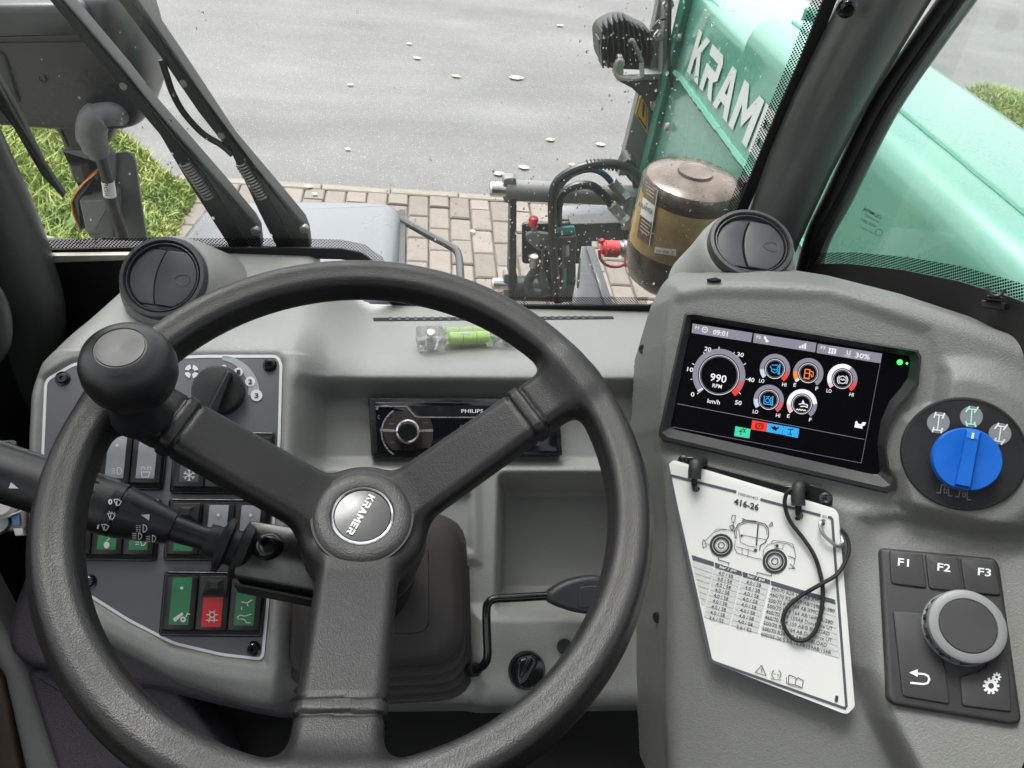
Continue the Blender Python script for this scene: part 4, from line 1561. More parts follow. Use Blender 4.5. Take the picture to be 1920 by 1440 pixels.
# side window
Sp = Pl((.452, 0, CAMZ), 0, -90)
sw_ = thing('side_window', Sp.hit(1700, 500), 'right side window pane with dotted border in front of the boom', 'window')
se = [(1516, 520), (1530, 496), (1600, 497), (1700, 509), (1800, 529), (1900, 560), (2000, 600), (2140, 660)]
su = Sp.P(se)
tl = Sp.P([(1584, 372), (1664, 214), (1748, 88), (1822, -15)])
poly = [tuple(p) for p in su] + [(su[-1][0], .40), (tl[-1][0] - .02, .40)] + [tuple(p) for p in tl[::-1]]
MB().prism(Sp, poly, -.005, 0).build('pane', 'glass_side', sw_, smooth=False)
band(Sp, su, -.05, .001, .0008, .003).build('black_border', 'seal', sw_, smooth=False)
sw2 = [(p[0], p[1] - .03) for p in su] + [(.85, su[-1][1] - .03), (.85, -1.34), (su[0][0] - .02, -1.34)]
MB().prism(Sp, sw2, -.03, -.0055).build('side_wall', 'frame_black', cf)
band(Sp, su[1:], .0012, .0125, .0008, .001).build('dot_border', 'frit_side', sw_, smooth=False)
ms = MB()
mw = Sp.mp(.001)
ms.text(mw, 'OLIMPIA', (1652, 412), (-34, -18), (1.5, -7), .02)
ms.text(mw, 'TEMPERED', (1650, 420), (-30, -16), (1, -4))
ms.text(mw, '43R-001', (1642, 428), (-28, -14), (1.5, -6))
ms.text(mw, 'AS2 M55', (1640, 441), (-26, -13), (1, -4))
ms.arc(mw, (1648, 436), 6, 7, 0, 360)
ms.build('glass_stamp', 'ink', sw_, smooth=False, kind='stuff')

# ------------------------------------------------------------------ dashboard
D = Pl(at(870, 800, .755), 52, 0)
da = thing('dashboard', D.hit(850, 1345), 'grey grained plastic dashboard under the windscreen', 'dashboard')
HP, HL = .052, .030                     # heights of the switch pod and of the upper lip above the recess
A_ = Wp.hit(500, 474) - D.p
B_ = Wp.hit(1050, 578) - D.p
stp = .0016
u0, u1 = D.uv(30, 900)[0], D.uv(1300, 900)[0]
v0 = D.uv(700, 1375)[1]
v1 = max(A_ @ D.v, B_ @ D.v) + .006
U, V = np.meshgrid(np.arange(u0, u1, stp), np.arange(v0, v1, stp))


def topline(lip, hl, E):
    v_l, h_l = D.uv(*lip, hl)[1], hl
    vE, hE = E @ D.v, E @ D.n
    k = (hE - h_l) / (vE - v_l)
    return h_l + (V - v_l) * k


Xw = U + D.p[0]
bl = sstep((Xw + .085) / .07)
Ht = topline((350, 652), HP, A_) * (1 - bl) + topline((850, 688), HL, B_) * bl


def feat(H, px, h, w, hp=None, cur=None):
    s = sdpoly(U, V, D.P(px, h if hp is None else hp))
    k = sstep(.5 - s / w)
    return H * (1 - k) + (h if not callable(h) else h(U, V)) * k


H = np.zeros_like(U)
H = feat(H, [(500, 200), (1400, 200), (1400, 722), (500, 722)], HL, .018)
H = feat(H, [(560, 868), (1400, 868), (1400, 1500), (560, 1500)], .014, .016)          # ledge under the radio
H = feat(H, [(945, 905), (1230, 905), (1230, 1128), (940, 1128)], -.052, .022, -.005)      # storage pocket
H = feat(H, [(800, 868), (898, 868), (900, 1055), (800, 1055)], .019, .012)             # boss beside the pocket
H = feat(H, [(820, 930), (880, 930), (880, 1030), (820, 1030)], .013, .008)
H = feat(H, [(890, 1150), (1245, 1150), (1245, 1400), (890, 1400)], .030, .018)         # lower block
H = feat(H, [(560, 1250), (900, 1290), (900, 1400), (560, 1400)], .020, .02)
POD = [(20, 300), (585, 300), (578, 700), (570, 860), (556, 1120), (548, 1290), (520, 1400), (20, 1400)]
H = feat(H, POD, HP, .034)
H = smin(H, Ht, .022)
PLATE = [(86, 713), (140, 682), (250, 674), (382, 668), (519, 668), (527, 682), (523, 832), (502, 1127), (492, 1236), (415, 1227), (326, 1206), (242, 1163), (158, 1110), (100, 1062), (78, 1000), (80, 852)]
pe = inset(ccw(D.P(PLATE, HP - .004)), -.0035)
s_ = sdpoly(U, V, pe)
H = np.where(s_ < .012, H * (1 - sstep(.5 - s_ / .006)) + (HP - .006) * sstep(.5 - s_ / .006), H)
# wide soft bead round the plate
H += .0022 * np.exp(-((s_ - .012) / .007) ** 2) * (V < D.uv(300, 655, HP)[1])
OUT = [(214, 478), (150, 590), (86, 682), (62, 745), (54, 820), (50, 900), (50, 980), (66, 1060), (110, 1130), (170, 1186), (330, 1272), (470, 1316), (600, 1330), (900, 1334), (1400, 1334), (1400, 100), (330, 100), (300, 300)]
so = sdpoly(U, V, D.P(OUT, HP * .6))
r_ = .020
ins = np.clip(r_ + so, 0, r_)
H -= r_ - np.sqrt(np.clip(r_ ** 2 - ins ** 2, 0, None))
H -= np.clip(so, 0, None) * 3.2
Yw = D.p[1] + V * D.v[1] + H * D.n[1]
keep = (Yw < WY - .0005) & (so < .028)
vt, fc = gridmesh(D, U, V, H, keep)
npobj('moulded_body', vt, fc, 'dash', da)


def on_dash(px, py, off=0):
    r = ray(px, py)
    for t in np.arange(.5, 1.2, .0008):
        p = C0 + r * t - D.p
        a, b, h = p @ D.u, p @ D.v, p @ D.n
        i, j = int(round((b - v0) / stp)), int(round((a - u0) / stp))
        if 0 <= i < U.shape[0] and 0 <= j < U.shape[1] and h <= H[i, j]:
            return C0 + r * t
    return C0 + r * .8


# defroster slot behind the level
p0, p1 = on_dash(700, 600), on_dash(1150, 597)
gr_ = thing('defroster_grille', p0, 'narrow black defroster grille along the top of the dashboard', 'grille')
MB().tube([p0, p1], .0042, 8, flat=.25).build('slot', 'black_matt', gr_)
for k in range(26):
    f_ = (k + 2) / 30
    MB().box(p0 * (1 - f_) + p1 * f_ + V3(0, .0005, .0009), X3, (.0016, .0030, .0006)).build('slat', 'vent', gr_)

# ------------------------------------------------------------------ right console
Q = Pl(at(1455, 740, .60), 42, -36)
K = Pl(Q.hit(1785, 1190, .010), 58, -44)
co = thing('monitor_console', Q.hit(1250, 1500), 'grey grained plastic console with the monitor on the right', 'console')
u0q, u1q = Q.uv(1130, 700)[0], Q.uv(2080, 1000)[0]
v0q, v1q = Q.uv(1250, 1560)[1], Q.uv(1500, 450)[1]
U, V = np.meshgrid(np.arange(u0q, u1q, stp), np.arange(v0q, v1q, stp))
H = np.zeros_like(U)


def featq(H, px, h, w, hp=0, k=None):
    s = sdpoly(U, V, Q.P(px, hp))
    k = sstep(.5 - s / w)
    return H * (1 - k) + h * k


# a soft swell from the left face and a hollow behind the cards
c_ = Q.uv(1803, 850, .008)
rdial = np.hypot(U - c_[0], V - c_[1])
H += .010 * sstep((.074 - rdial) / .024)
H = featq(H, [(1262, 560), (1330, 546), (1560, 552), (1740, 620), (1770, 700), (1760, 760), (1700, 790), (1680, 880), (1700, 960), (1640, 960), (1230, 850)], -.004, .012)
Hk = np.zeros_like(U)
den = Q.n @ K.n
Pq = Q.p + U[..., None] * Q.u + V[..., None] * Q.v
Hk = ((K.p - Pq) @ K.n) / den
Hk = np.clip(Hk, -.02, .06)
s = sdpoly(U, V, Q.P([(1628, 985), (1690, 962), (1850, 1000), (2060, 1040), (2060, 1600), (1760, 1560), (1650, 1340), (1620, 1250)], .01))
k_ = sstep(.5 - s / .022)
H = H * (1 - k_) + (Hk - .0005) * k_
OUTQ = [(1246, 556), (1262, 528), (1330, 517), (1440, 516), (1560, 524), (1700, 553), (1850, 600), (2100, 690), (2100, 1700), (1262, 1700), (1240, 1330), (1246, 1000), (1228, 800), (1236, 640)]
so = sdpoly(U, V, Q.P(OUTQ, 0))
r_ = .017
ins = np.clip(r_ + so, 0, r_)
H -= r_ - np.sqrt(np.clip(r_ ** 2 - ins ** 2, 0, None))
H -= np.clip(so, 0, None) * 2.6
keep = so < .036
vt, fc = gridmesh(Q, U, V, H, keep)
npobj('moulded_body', vt, fc, 'console_grey', co)


def on_console(px, py):
    r = ray(px, py)
    for t in np.arange(.45, 1.0, .0008):
        p = C0 + r * t - Q.p
        a, b, h = p @ Q.u, p @ Q.v, p @ Q.n
        i, j = int(round((b - v0q) / stp)), int(round((a - u0q) / stp))
        if 0 <= i < U.shape[0] and 0 <= j < U.shape[1] and h <= H[i, j]:
            return C0 + r * t
    return C0 + r * .65


for px, py in ((1205, 655), (1232, 1158)):
    p = on_console(px, py)
    MB().lathe(p, V3(-.9, -.3, .3), [(.0045, -.004), (.0045, .0008), (.003, .0012), (.001, .0004)], 12).build('fixing_hole', 'black_matt', co)
MB().pxprism(Q, [(1325, 523), (1342, 520), (1352, 524), (1338, 527)], -.02, -.002).build('top_notch', 'black_matt', co)


def vent(pl, c, r, name_label, host, ang):
    t = thing('air_vent', pl.w(*pl.uv(*c)), name_label, 'air vent', 'round air vents')
    o = pl.hit(*c)
    MB().lathe(o, pl.n, [(r * .97, -.012), (r, -.004), (r * 1.0, .002), (r * .97, .0048), (r * .89, .0052), (r * .865, .003), (r * .86, -.001), (r * .84, -.001), (r * .835, .0032), (r * .81, .0034), (r * .80, .001), (r * .795, -.006), (.001, -.006)], 64).build('ring', 'vent', t)
    cu, cv = pl.uv(*c)
    rot = lambda x, y: (cu + x * math.cos(ang) - y * math.sin(ang), cv + x * math.sin(ang) + y * math.cos(ang))
    ri = r * .78
    yt = ri * .86

    def outline(x0):
        return x0
    # large flap on the right, crescent on the left, both flat topped
    arcx = lambda y: -ri * .22 - (-(y / yt) ** 2 + 1) * ri * .16 + ri * .16
    ys = np.linspace(-yt, yt, 15)
    gap = r * .014
    big = [(arcx(y) + gap, y) for y in ys] + [(math.sqrt(max(ri ** 2 - y ** 2, 0)), y) for y in ys[::-1]]
    sm = [(arcx(y) - gap, y) for y in ys] + [(-math.sqrt(max(ri ** 2 - y ** 2, 0)), y) for y in ys[::-1]]
    MB().prism(pl, [rot(*p) for p in big], -.004, .0022, .0009).build('flap', 'vent', t)
    MB().prism(pl, [rot(*p) for p in sm], -.004, .0008, .0009).build('flap', 'vent', t)
    for s_, y0 in ((1, yt), (-1, -yt)):
        xs = np.linspace(-math.sqrt(ri ** 2 - yt ** 2), math.sqrt(ri ** 2 - yt ** 2), 9)
        MB().prism(pl, [rot(x, y0 + s_ * gap * 1.6) for x in xs] + [rot(x, s_ * math.sqrt(ri ** 2 - x ** 2)) for x in xs[::-1]], -.006, -.0005).build('end_piece', 'vent', t)
    fi = [(ri * (.62 + .20 * math.cos(a) * (1 if math.cos(a) > 0 else 1.25)), ri * .17 * math.sin(a) * (1 - .25 * max(0, -math.cos(a)))) for a in np.linspace(0, 2 * math.pi, 28, False)]
    P3 = [pl.w(*rot(*q), .0022) for q in fi]
    MB().tube(P3 + P3[:1], .0005, 5, False).build('finger_rim', 'vent', t)
    return t


VL = Pl(at(307, 521, .695), 52, -12)
vent(VL, (307, 521), .0384, 'round black air vent on the left of the dashboard', da, R_(0))
o = VL.hit(307, 521)
MB().lathe(o, VL.n, [(.062, -.090), (.052, -.040), (.0455, -.014), (.0420, -.006), (.0402, -.0035), (.038, -.0035)], 48, False, False).build('vent_housing', 'dash', da)
VR = Pl(at(1407, 460, .70), 68, -18)
vent(VR, (1407, 460), .0385, 'round black air vent at the foot of the right pillar', co, R_(3))
o = VR.hit(1407, 460)
MB().lathe(o, VR.n, [(.060, -.075), (.052, -.045), (.046, -.016), (.0425, -.006), (.0405, -.0035), (.038, -.0035)], 48, False, False).build('vent_housing', 'dash', co)

# spring clip on the console edge
cl_ = thing('spring_clip', Q.hit(1862, 582), 'small black pen clip on the console edge under the side window', 'clip')
cq = Pl(at(1862, 575, .575), 30, -40)
MB().pxprism(cq, [(1841, 562), (1886, 568), (1884, 582), (1840, 575)], -.004, .006, .001).build('base', 'black', cl_)
MB().pxprism(cq, [(1850, 553), (1880, 557), (1880, 566), (1850, 562)], .002, .010, .001).build('body', 'black_gloss', cl_)
MB().tube(catmull([cq.hit(x, y, .012) for x, y in ((1852, 541), (1856, 550), (1866, 555), (1877, 552), (1884, 543))], 5), .0013, 7).build('jaw', 'black', cl_)

# ------------------------------------------------------------------ switch panel
PP = Pl(D.p + D.n * (HP - .0058), 52, 0)
sp_ = thing('control_panel', PP.hit(350, 1236), 'grey switch panel plate with white outline left of the steering wheel', 'panel')
MB().pxprism(PP, PLATE, -.002, .0012, .0004, .006).build('plate', 'plate', sp_)
mp = PP.mp(.0016)
out = [tuple(x) for x in rpoly(PLATE, 12, 4)]
MB().line(mp, out, 5.5, True).build('white_outline', 'white_print', sp_, smooth=False)
for px, py in ((118, 710), (506, 685), (167, 1091), (475, 1216)):
    MB().lathe(PP.hit(px, py, .001), PP.n, [(.0060, 0), (.0062, .0012), (.0046, .0016), (.0044, .0032), (.0036, .0038), (.0018, .0038), (.0016, .0014), (.0002, .0014)], 18).build('screw', 'black_gloss', sp_)
pr = MB()
Z7 = lambda x, y: (40 + x / 2.4, 640 + y / 2.4)
cen = np.array(Z7(893, 228))
band_ = []
for r in (46, 76):
    aa = np.linspace(88, -6, 14)
    band_.append([(cen[0] + r * math.cos(R_(a)), cen[1] - r * .96 * math.sin(R_(a))) for a in aa])
wd = MB()
n_ = len(band_[0])
o_ = []
for k, a in enumerate(np.linspace(86, -6, 16)):
    wv = 8 + 14 * k / 15
    o_.append(((cen[0] + (64 - wv / 2) * math.cos(R_(a)), cen[1] - (64 - wv / 2) * math.sin(R_(a))), (cen[0] + (64 + wv / 2) * math.cos(R_(a)), cen[1] - (64 + wv / 2) * math.sin(R_(a)))))
v_ = [mp(*p) for q in o_ for p in q]
wd.add(v_, [(2 * i, 2 * i + 1, 2 * i + 3, 2 * i + 2) for i in range(15)])
wd.build('fan_scale', 'grey_print', sp_, smooth=False)
mp2 = PP.mp(.0021)
cw = MB()
nm = MB()
mp3 = PP.mp(.0026)
for (x, y), r, s in ((Z7(977, 138), 8.5, '1'), (Z7(1030, 181), 9.5, '2'), (Z7(1058, 243), 11, '3')):
    cw.disc(mp2, (x, y), r)
    nm.text(mp3, s, (x - 3.5, y + 4.5), (7, 0), (0, -9), .03)
cw.disc(mp2, Z7(912, 117), 5)
fx, fy = Z7(766, 135)
for k in range(4):
    a = 45 + 90 * k
    cw.arc(mp2, (fx, fy), 5, 13, a - 34, a + 30, 8)
rx, ry = Z7(312, 240)
cw.disc(mp2, (rx, ry), 9)
cw.build('white_print', 'white_print', sp_, smooth=False, kind='stuff')
nm.build('numerals', 'ink', sp_, smooth=False, kind='stuff')
MB().disc(mp3, (rx - 1, ry), 6).build('red_print', 'red_print', sp_, smooth=False)

fk = thing('fan_dial', PP.hit(*cen), 'black rotary fan dial with bar grip on the grey switch panel', 'dial')
rk = 46 * PP.mpp(*cen)
MB().lathe(PP.hit(*cen), PP.n, [(rk * 1.02, .0012), (rk, .010), (rk * .95, .0122), (rk * .9, .0125), (.001, .0125)], 40).build('skirt', 'black', fk)
gd = np.array([.38, -.92])
gs = np.array([.92, .38])
gq = [tuple(cen + gd * a * 44 + gs * b * 44) for a, b in ((1.0, -.13), (1.0, .13), (-.98, .24), (-.98, -.24))]
MB().pxprism(PP, gq, .010, .020, .002, .002).build('grip', 'black', fk)
tb = MB()
tb.text(PP.mp(.0203), 'DIRNA', tuple(cen - gd * 26 + gs * 4), tuple(gd * 46), tuple(-gs * 7), .01)
tb.build('lettering', 'black_matt', fk, smooth=False)


# rocker switches
def bank(o, ex, ey, cells, lab):
    o, ex, ey = (np.array(q, float) for q in (o, ex, ey))
    n = len(cells)
    t = thing('switch_bank', PP.hit(*(o + ey)), lab, 'switches', 'banks of rocker switches')
    ux, uy = ex / np.linalg.norm(ex), ey / np.linalg.norm(ey)
    fr = [o - ux * 6 - uy * 9, o + ex * n + ux * 6 - uy * 9, o + ex * n + ey + ux * 6 + uy * 11, o + ey - ux * 6 + uy * 11]
    MB().pxprism(PP, fr, .0005, .0042, .0014, .0035).build('bezel', 'black_gloss', t)
    fr2 = [o - ux * 2 - uy * 3, o + ex * n + ux * 1 - uy * 3, o + ex * n + ey + ux * 1 + uy * 6, o + ey - ux * 2 + uy * 6]
    MB().pxprism(PP, fr2, .004, .0047, .0003).build('well', 'black_matt', t)
    for i, (sm_, slider, icon) in enumerate(cells):
        a = o + ex * i + ex * .02
        b = a + ex * .94
        rk_ = MB()
        rows = []
        hh = [.0050, .0105, .0112, .0105, .0094, .0088, .0090, .0050]
        tt = [0, .03, .2, .4, .6, .8, .97, 1.0]
        for h, f_ in zip(hh, tt):
            p, q = a + ey * f_, b + ey * f_
            e_ = (q - p)
            rows.append([PP.hit(*p, .0045), PP.hit(*p, h - .001), PP.hit(*(p + e_ * .10), h), PP.hit(*(q - e_ * .10), h), PP.hit(*q, h - .001), PP.hit(*q, .0045)])
        rk_.rings(rows, True, True, closed=False)
        ro = rk_.build('rocker', 'rocker', t, ang=50)
        if sm_:
            s0 = .36 if slider else .0
            fs = [f_ for f_ in np.linspace(max(s0, .03), .985, 9)]
            hf = lambda f_: float(np.interp(f_, tt, hh)) + .0004
            rows = [[PP.hit(*(a + ey * f_ + ex * .17), hf(f_)), PP.hit(*(a + ey * f_ + ex * .77), hf(f_))] for f_ in fs]
            MB().rings(rows, False, False, closed=False).build('insert', sm_, ro, recalc=False)
        if slider:
            q4 = [a + ex * .06, a + ex * .88, a + ex * .86 + ey * .38, a + ex * .02 + ey * .38]
            MB().pxprism(PP, q4, .010, .0125, .0008).build('lock_plate', 'slider', ro)
            q5 = [a + ex * .24 + ey * .06, a + ex * .70 + ey * .06, a + ex * .84 + ey * .35, a + ex * .10 + ey * .35]
            q6 = [a + ex * .36 + ey * .11, a + ex * .58 + ey * .11, a + ex * .58 + ey * .22, a + ex * .32 + ey * .22]
            r0 = [PP.hit(*p, .0125) for p in q5]
            r1 = [PP.hit(*p, .0165) for p in q6]
            MB().rings([r0, r1]).build('lock_slider', 'slider', ro, ang=20)
        if icon:
            ic = MB()
            mm = lambda f: PP.mp(float(np.interp(f, tt, hh)) + .0009)
            icon(ic, lambda x, y, f: tuple(a + ex * x + ey * y), mm)
            ic.build('icon', 'mark', ro, smooth=False)
    return t


def ic_dot(ic, L, mm):
    ic.disc(mm(.2), L(.47, .22, 0), 3.0, 10)


def ic_bottle(ic, L, mm):
    ic_dot(ic, L, mm)
    m = mm(.75)
    ic.poly(m, [L(.28, .78, 0), L(.55, .66, 0), L(.60, .70, 0), L(.36, .84, 0)])
    c = L(.60, .79, 0)
    ic.arc(m, (c[0], c[1]), 2.0, 5.5, 0, 360, 12)
    ic.line(m, [L(.68, .74, 0), L(.72, .68, 0), L(.80, .70, 0)], 2)


def ic_gear(ic, L, mm):
    m = mm(.7)
    c = L(.48, .70, 0)
    ic.arc(m, c, 4, 6, 0, 360, 14)
    for k in range(6):
        a = R_(60 * k)
        ic.line(m, [(c[0] + 6 * math.cos(a), c[1] + 6 * math.sin(a)), (c[0] + 11 * math.cos(a), c[1] + 9 * math.sin(a))], 1.6)
    ic.line(m, [L(.30, .80, 0), L(.66, .80, 0)], 1.6)
    ic.line(m, [L(.40, .76, 0), L(.40, .84, 0)], 1.6)
    ic.line(m, [L(.56, .76, 0), L(.56, .84, 0)], 1.6)


def ic_claw(ic, L, mm):
    m = mm(.72)
    ic.line(m, [L(.32, .78, 0), L(.26, .74, 0), L(.34, .70, 0), L(.50, .72, 0), L(.68, .68, 0)], 1.6)
    ic.line(m, [L(.36, .77, 0), L(.48, .78, 0), L(.56, .84, 0), L(.68, .84, 0)], 1.6)
    m = mm(.45)
    ic.line(m, [L(.34, .46, 0), L(.52, .48, 0), L(.66, .42, 0)], 1.8)
    ic.line(m, [L(.52, .48, 0), L(.56, .54, 0)], 1.8)
    ic.line(m, [L(.36, .55, 0), L(.37, .60, 0)], 2)
    ic.line(m, [L(.50, .20, 0), L(.62, .22, 0)], 2)
    ic.line(m, [L(.44, .30, 0), L(.44, .34, 0)], 2)


def ic_snow(ic, L, mm):
    m = mm(.75)
    c = L(.47, .76, 0)
    for k in range(3):
        a = R_(60 * k + 30)
        d = np.array([math.cos(a), math.sin(a)])
        ic.line(m, [np.array(c) - d * 10, np.array(c) + d * 10], 1.8)
        for s in (-1, 1):
            e = np.array(c) + d * 7 * s
            for q in (40, -40):
                b = a + R_(q)
                ic.line(m, [e, e + np.array([math.cos(b), math.sin(b)]) * 4.5 * s], 1.3)


def ic_washer(ic, L, mm):
    ic_dot(ic, L, mm)
    m = mm(.75)
    ic.line(m, [L(.34, .76, 0), L(.62, .76, 0), L(.58, .86, 0), L(.38, .86, 0)], 1.6, True)
    for x in (.38, .58):
        c = L(x, .69, 0)
        ic.arc(m, c, 2.5, 4, -40, 220, 8)


def ic_lamp(ic, L, mm):
    ic_dot(ic, L, mm)
    m = mm(.7)
    c = L(.58, .74, 0)
    ic.arc(m, c, 6, 7.4, -90, 90, 10)
    ic.line(m, [(c[0], c[1] - 7), (c[0] - 2, c[1]), (c[0], c[1] + 7)], 1.5)
    for k in (-4, 0, 4):
        ic.line(m, [(c[0] - 12, c[1] + k), (c[0] - 5, c[1] + k)], 1.4)


def ic_apple(ic, L, mm):
    m = mm(.8)
    ic.disc(m, L(.47, .80, 0), 5.5, 12, 6.5)
    ic.line(m, [L(.47, .72, 0), L(.56, .66, 0)], 1.8)
    ic.disc(m, L(.47, .22, 0), 2.6, 10)


bank(Z7(655, 1055), (61, .6), (-9.5, 103), [('strip_green', 0, ic_bottle), ('strip_red', 1, ic_gear), ('strip_green', 0, ic_claw)], 'lowest bank of rocker switches, green, red and green')
bank(Z7(675, 727), (60.5, .6), (-9.5, 98), [('strip_green', 1, None), ('strip_grey', 0, ic_dot), ('strip_grey', 0, ic_dot)], 'middle rocker bank partly behind the black column box')
bank(Z7(702, 425), (59, .6), (-9, 97), [('strip_dark', 0, ic_snow), ('strip_dark', 0, ic_dot), (None, 0, None)], 'upper rocker bank with snowflake symbol behind the left spoke')
bank(Z7(228, 418), (58, .4), (-9, 92), [('strip_grey', 0, ic_dot), ('strip_grey', 0, ic_lamp), ('strip_grey', 0, ic_washer)], 'upper rocker bank with light grey inserts beside the stalk')
bank(Z7(190, 727), (59, .4), (-9, 98), [('strip_green', 0, ic_dot), ('strip_green', 0, ic_apple), ('strip_green', 0, ic_lamp)], 'green rocker bank half hidden behind the stalk grip')

# ------------------------------------------------------------------ radio
ra = thing('car_radio', D.hit(870, 853), 'black car radio in the dashboard recess behind the steering wheel', 'radio')
MB().pxprism(D, [(691, 745), (1048, 745), (1055, 854), (696, 855)], -.004, .016, .002, .002).build('frame', 'radio_dark', ra)
MB().pxprism(D, [(702, 754), (1040, 754), (1046, 847), (706, 848)], .016, .0185, .0008, .0015).build('faceplate', 'radio_glass', ra)
Z3 = lambda x, y: (640 + x / 6, 560 + y / 6)
m1 = D.mp(.0190)
MB().poly(m1, [Z3(765, 1205), (1028, 760.5), (1030, 780), Z3(1000, 1320), Z3(850, 1320)]).build('upper_strip', 'radio_dark', ra, smooth=False)
m2 = D.mp(.0196)
tr = MB()
tr.line(m2, [Z3(385, 1210), Z3(735, 1212), Z3(775, 1260), Z3(830, 1322), Z3(870, 1333), (1030, 783)], 2.4)
kc = np.array((764., 811.))
tr.arc(m2, tuple(kc), 47, 50, 122, 238, 16)
tr.line(m2, [(712, 806), (746, 808)], 5)
tr.line(m2, [(782, 808), (812, 807)], 5)
tr.build('silver_trim', 'silver', ra, smooth=False, kind='stuff')
MB().poly(D.mp(.0193), [(735, 771), (778, 771), (790, 781), (806, 783), (812, 800), (812, 822), (806, 840), (776, 840), (770, 845), (735, 843), (722, 828), (718, 806), (724, 785)]).build('button_field', 'radio_brown', ra, smooth=False)
kr = 22.5 * D.mpp(*kc)
kn = MB().lathe(D.hit(*kc, .019), D.n, [(kr * 1.1, 0), (kr * 1.08, .004), (kr, .010), (kr * .93, .012), (kr * .80, .0125), (kr * .78, .011), (.001, .011)], 36).build('volume_knob', 'chrome', ra)
MB().lathe(D.hit(*kc, .0303), D.n, [(kr * .76, 0), (kr * .74, .0008), (.001, .0011)], 28).build('knob_face', 'black_gloss', kn)
tb = MB()
m3 = D.mp(.0202)
tb.text(m3, 'PHILIPS', (865, 774), (41, 0), (0, -7), .015)
tb.build('lettering', 'white_print', ra, smooth=False)
tb = MB()
tb.text(m3, 'CarPhone', (862, 801), (40, 0), (0, -4.5))
tb.text(m3, 'MENU', (729, 796), (10, 0), (0, -3.2))
tb.text(m3, 'ZONE', (793, 794), (9, 0), (0, -3.2))
tb.text(m3, 'AUDIO', (730, 831), (10, 0), (0, -3.2))
tb.arc(m3, (712, 782), 3, 4, 90, 280, 8)
tb.disc(m3, (707, 766), 2.5)
tb.build('key_lettering', 'mark_disc', ra, smooth=False, kind='stuff')

# ------------------------------------------------------------------ spirit level
b1 = on_dash(806, 658)
b2 = on_dash(945, 652)
lv = thing('spirit_level', (b1 + b2) / 2, 'clear acrylic spirit level with green vial on the dashboard', 'level')
ax_ = _n(b2 - b1)
up_ = _n(V3(0, -.12, 1))
fw_ = np.cross(up_, ax_)
LEN = np.linalg.norm(b2 - b1)
ctr = (b1 + b2) / 2 + up_ * .017
for s_ in (-1, 1):
    MB().box(ctr + ax_ * s_ * LEN * .5, [ax_, fw_, up_], (.0135, .011, .0098), .004).build('end_block', 'acrylic', lv)
    e = b1 if s_ < 0 else b2
    MB().lathe(e, up_, [(.0062, 0), (.0062, .0018), (.0022, .002), (.0022, .024), (.0045, .0245), (.0042, .027), (.001, .0275)], 16).build('screw', 'steel', lv)
    hx = []
    for k in range(61):
        a = k / 10 * 2 * math.pi
        hx.append(e + up_ * (.003 + k / 60 * .018) + .0046 * (math.cos(a) * ax_ + math.sin(a) * fw_))
    MB().tube(hx, .0005, 5).build('spring', 'steel', lv)
MB().box(ctr, [ax_, fw_, up_], (LEN * .5 - .014, .0085, .0078), .002).build('vial_block', 'acrylic', lv)
vl = MB().lathe(ctr - ax_ * .0215, ax_, [(.001, 0), (.0055, .001), (.0060, .004), (.0060, .039), (.0055, .042), (.001, .043)], 20).build('vial', 'level_green', lv)
MB().lathe(ctr - ax_ * .004 + up_ * .0044, ax_, [(.0005, -.007), (.0022, -.005), (.0024, .004), (.0005, .007)], 12).build('bubble', 'white_print', vl)
for k in (-.0075, .0065):
    MB().lathe(ctr + ax_ * k, ax_, [(.0062, -.0003), (.0062, .0003)], 20, False, False).build('mark_line', 'ink', vl)

# ------------------------------------------------------------------ steering column
WN = Pl(at(677, 912, .514), 76, 0)           # plane of the rim
hubc = WN.p - WN.n * .066
GP_ = Pl(at(716, 1165, .665), 60, 0)
sc_ = thing('steering_column', GP_.hit(716, 1330), 'black steering column with ribbed rubber gaiter below the wheel', 'column')


def rrect(c, hx_, hy_, r):
    return rpoly([(c[0] - hx_, c[1] - hy_), (c[0] + hx_, c[1] - hy_), (c[0] + hx_, c[1] + hy_), (c[0] - hx_, c[1] + hy_)], r, 6)


gc = GP_.uv(712, 1105)
rings = []
lay = [(.060, .053, .012, .000), (.066, .059, .009, .0), (.071, .064, .004, .0)]
for i in range(5):
    b = i * .009
    g = .0030 * i
    o1, o2 = .0725 + g, .0660 + g * 1.25
    lay += [(o1 - .0015, o2 - .0015, .001 - b, g), (o1, o2, .0 - b, g), (o1, o2, -.0038 - b, g), (o1 - .009, o2 - .009, -.0040 - b, g), (o1 - .009, o2 - .009, -.0078 - b, g)]
lay.append((.086, .083, -.066, .012))
lay.append((.086, .083, -.090, .012))
for hx_, hy_, h, dy in lay:
    rings.append([GP_.w(a, b, h) for a, b in rrect((gc[0], gc[1] - dy * 1.2), hx_, hy_, .032)])
MB().rings(rings[::-1], True, True).build('gaiter', 'gaiter', sc_, ang=28)
MB().prism(GP_, rrect(gc, .042, .038, .012), .010, .0135, .0015).build('gaiter_step', 'gaiter', sc_)
MB().lathe(hubc - WN.n * .012, -WN.n, [(.040, 0), (.041, .012), (.043, .014), (.043, .040), (.0415, .0405), (.0415, .0435), (.043, .044), (.041, .075), (.035, .13)], 40).build('shaft_collar', 'black', sc_)

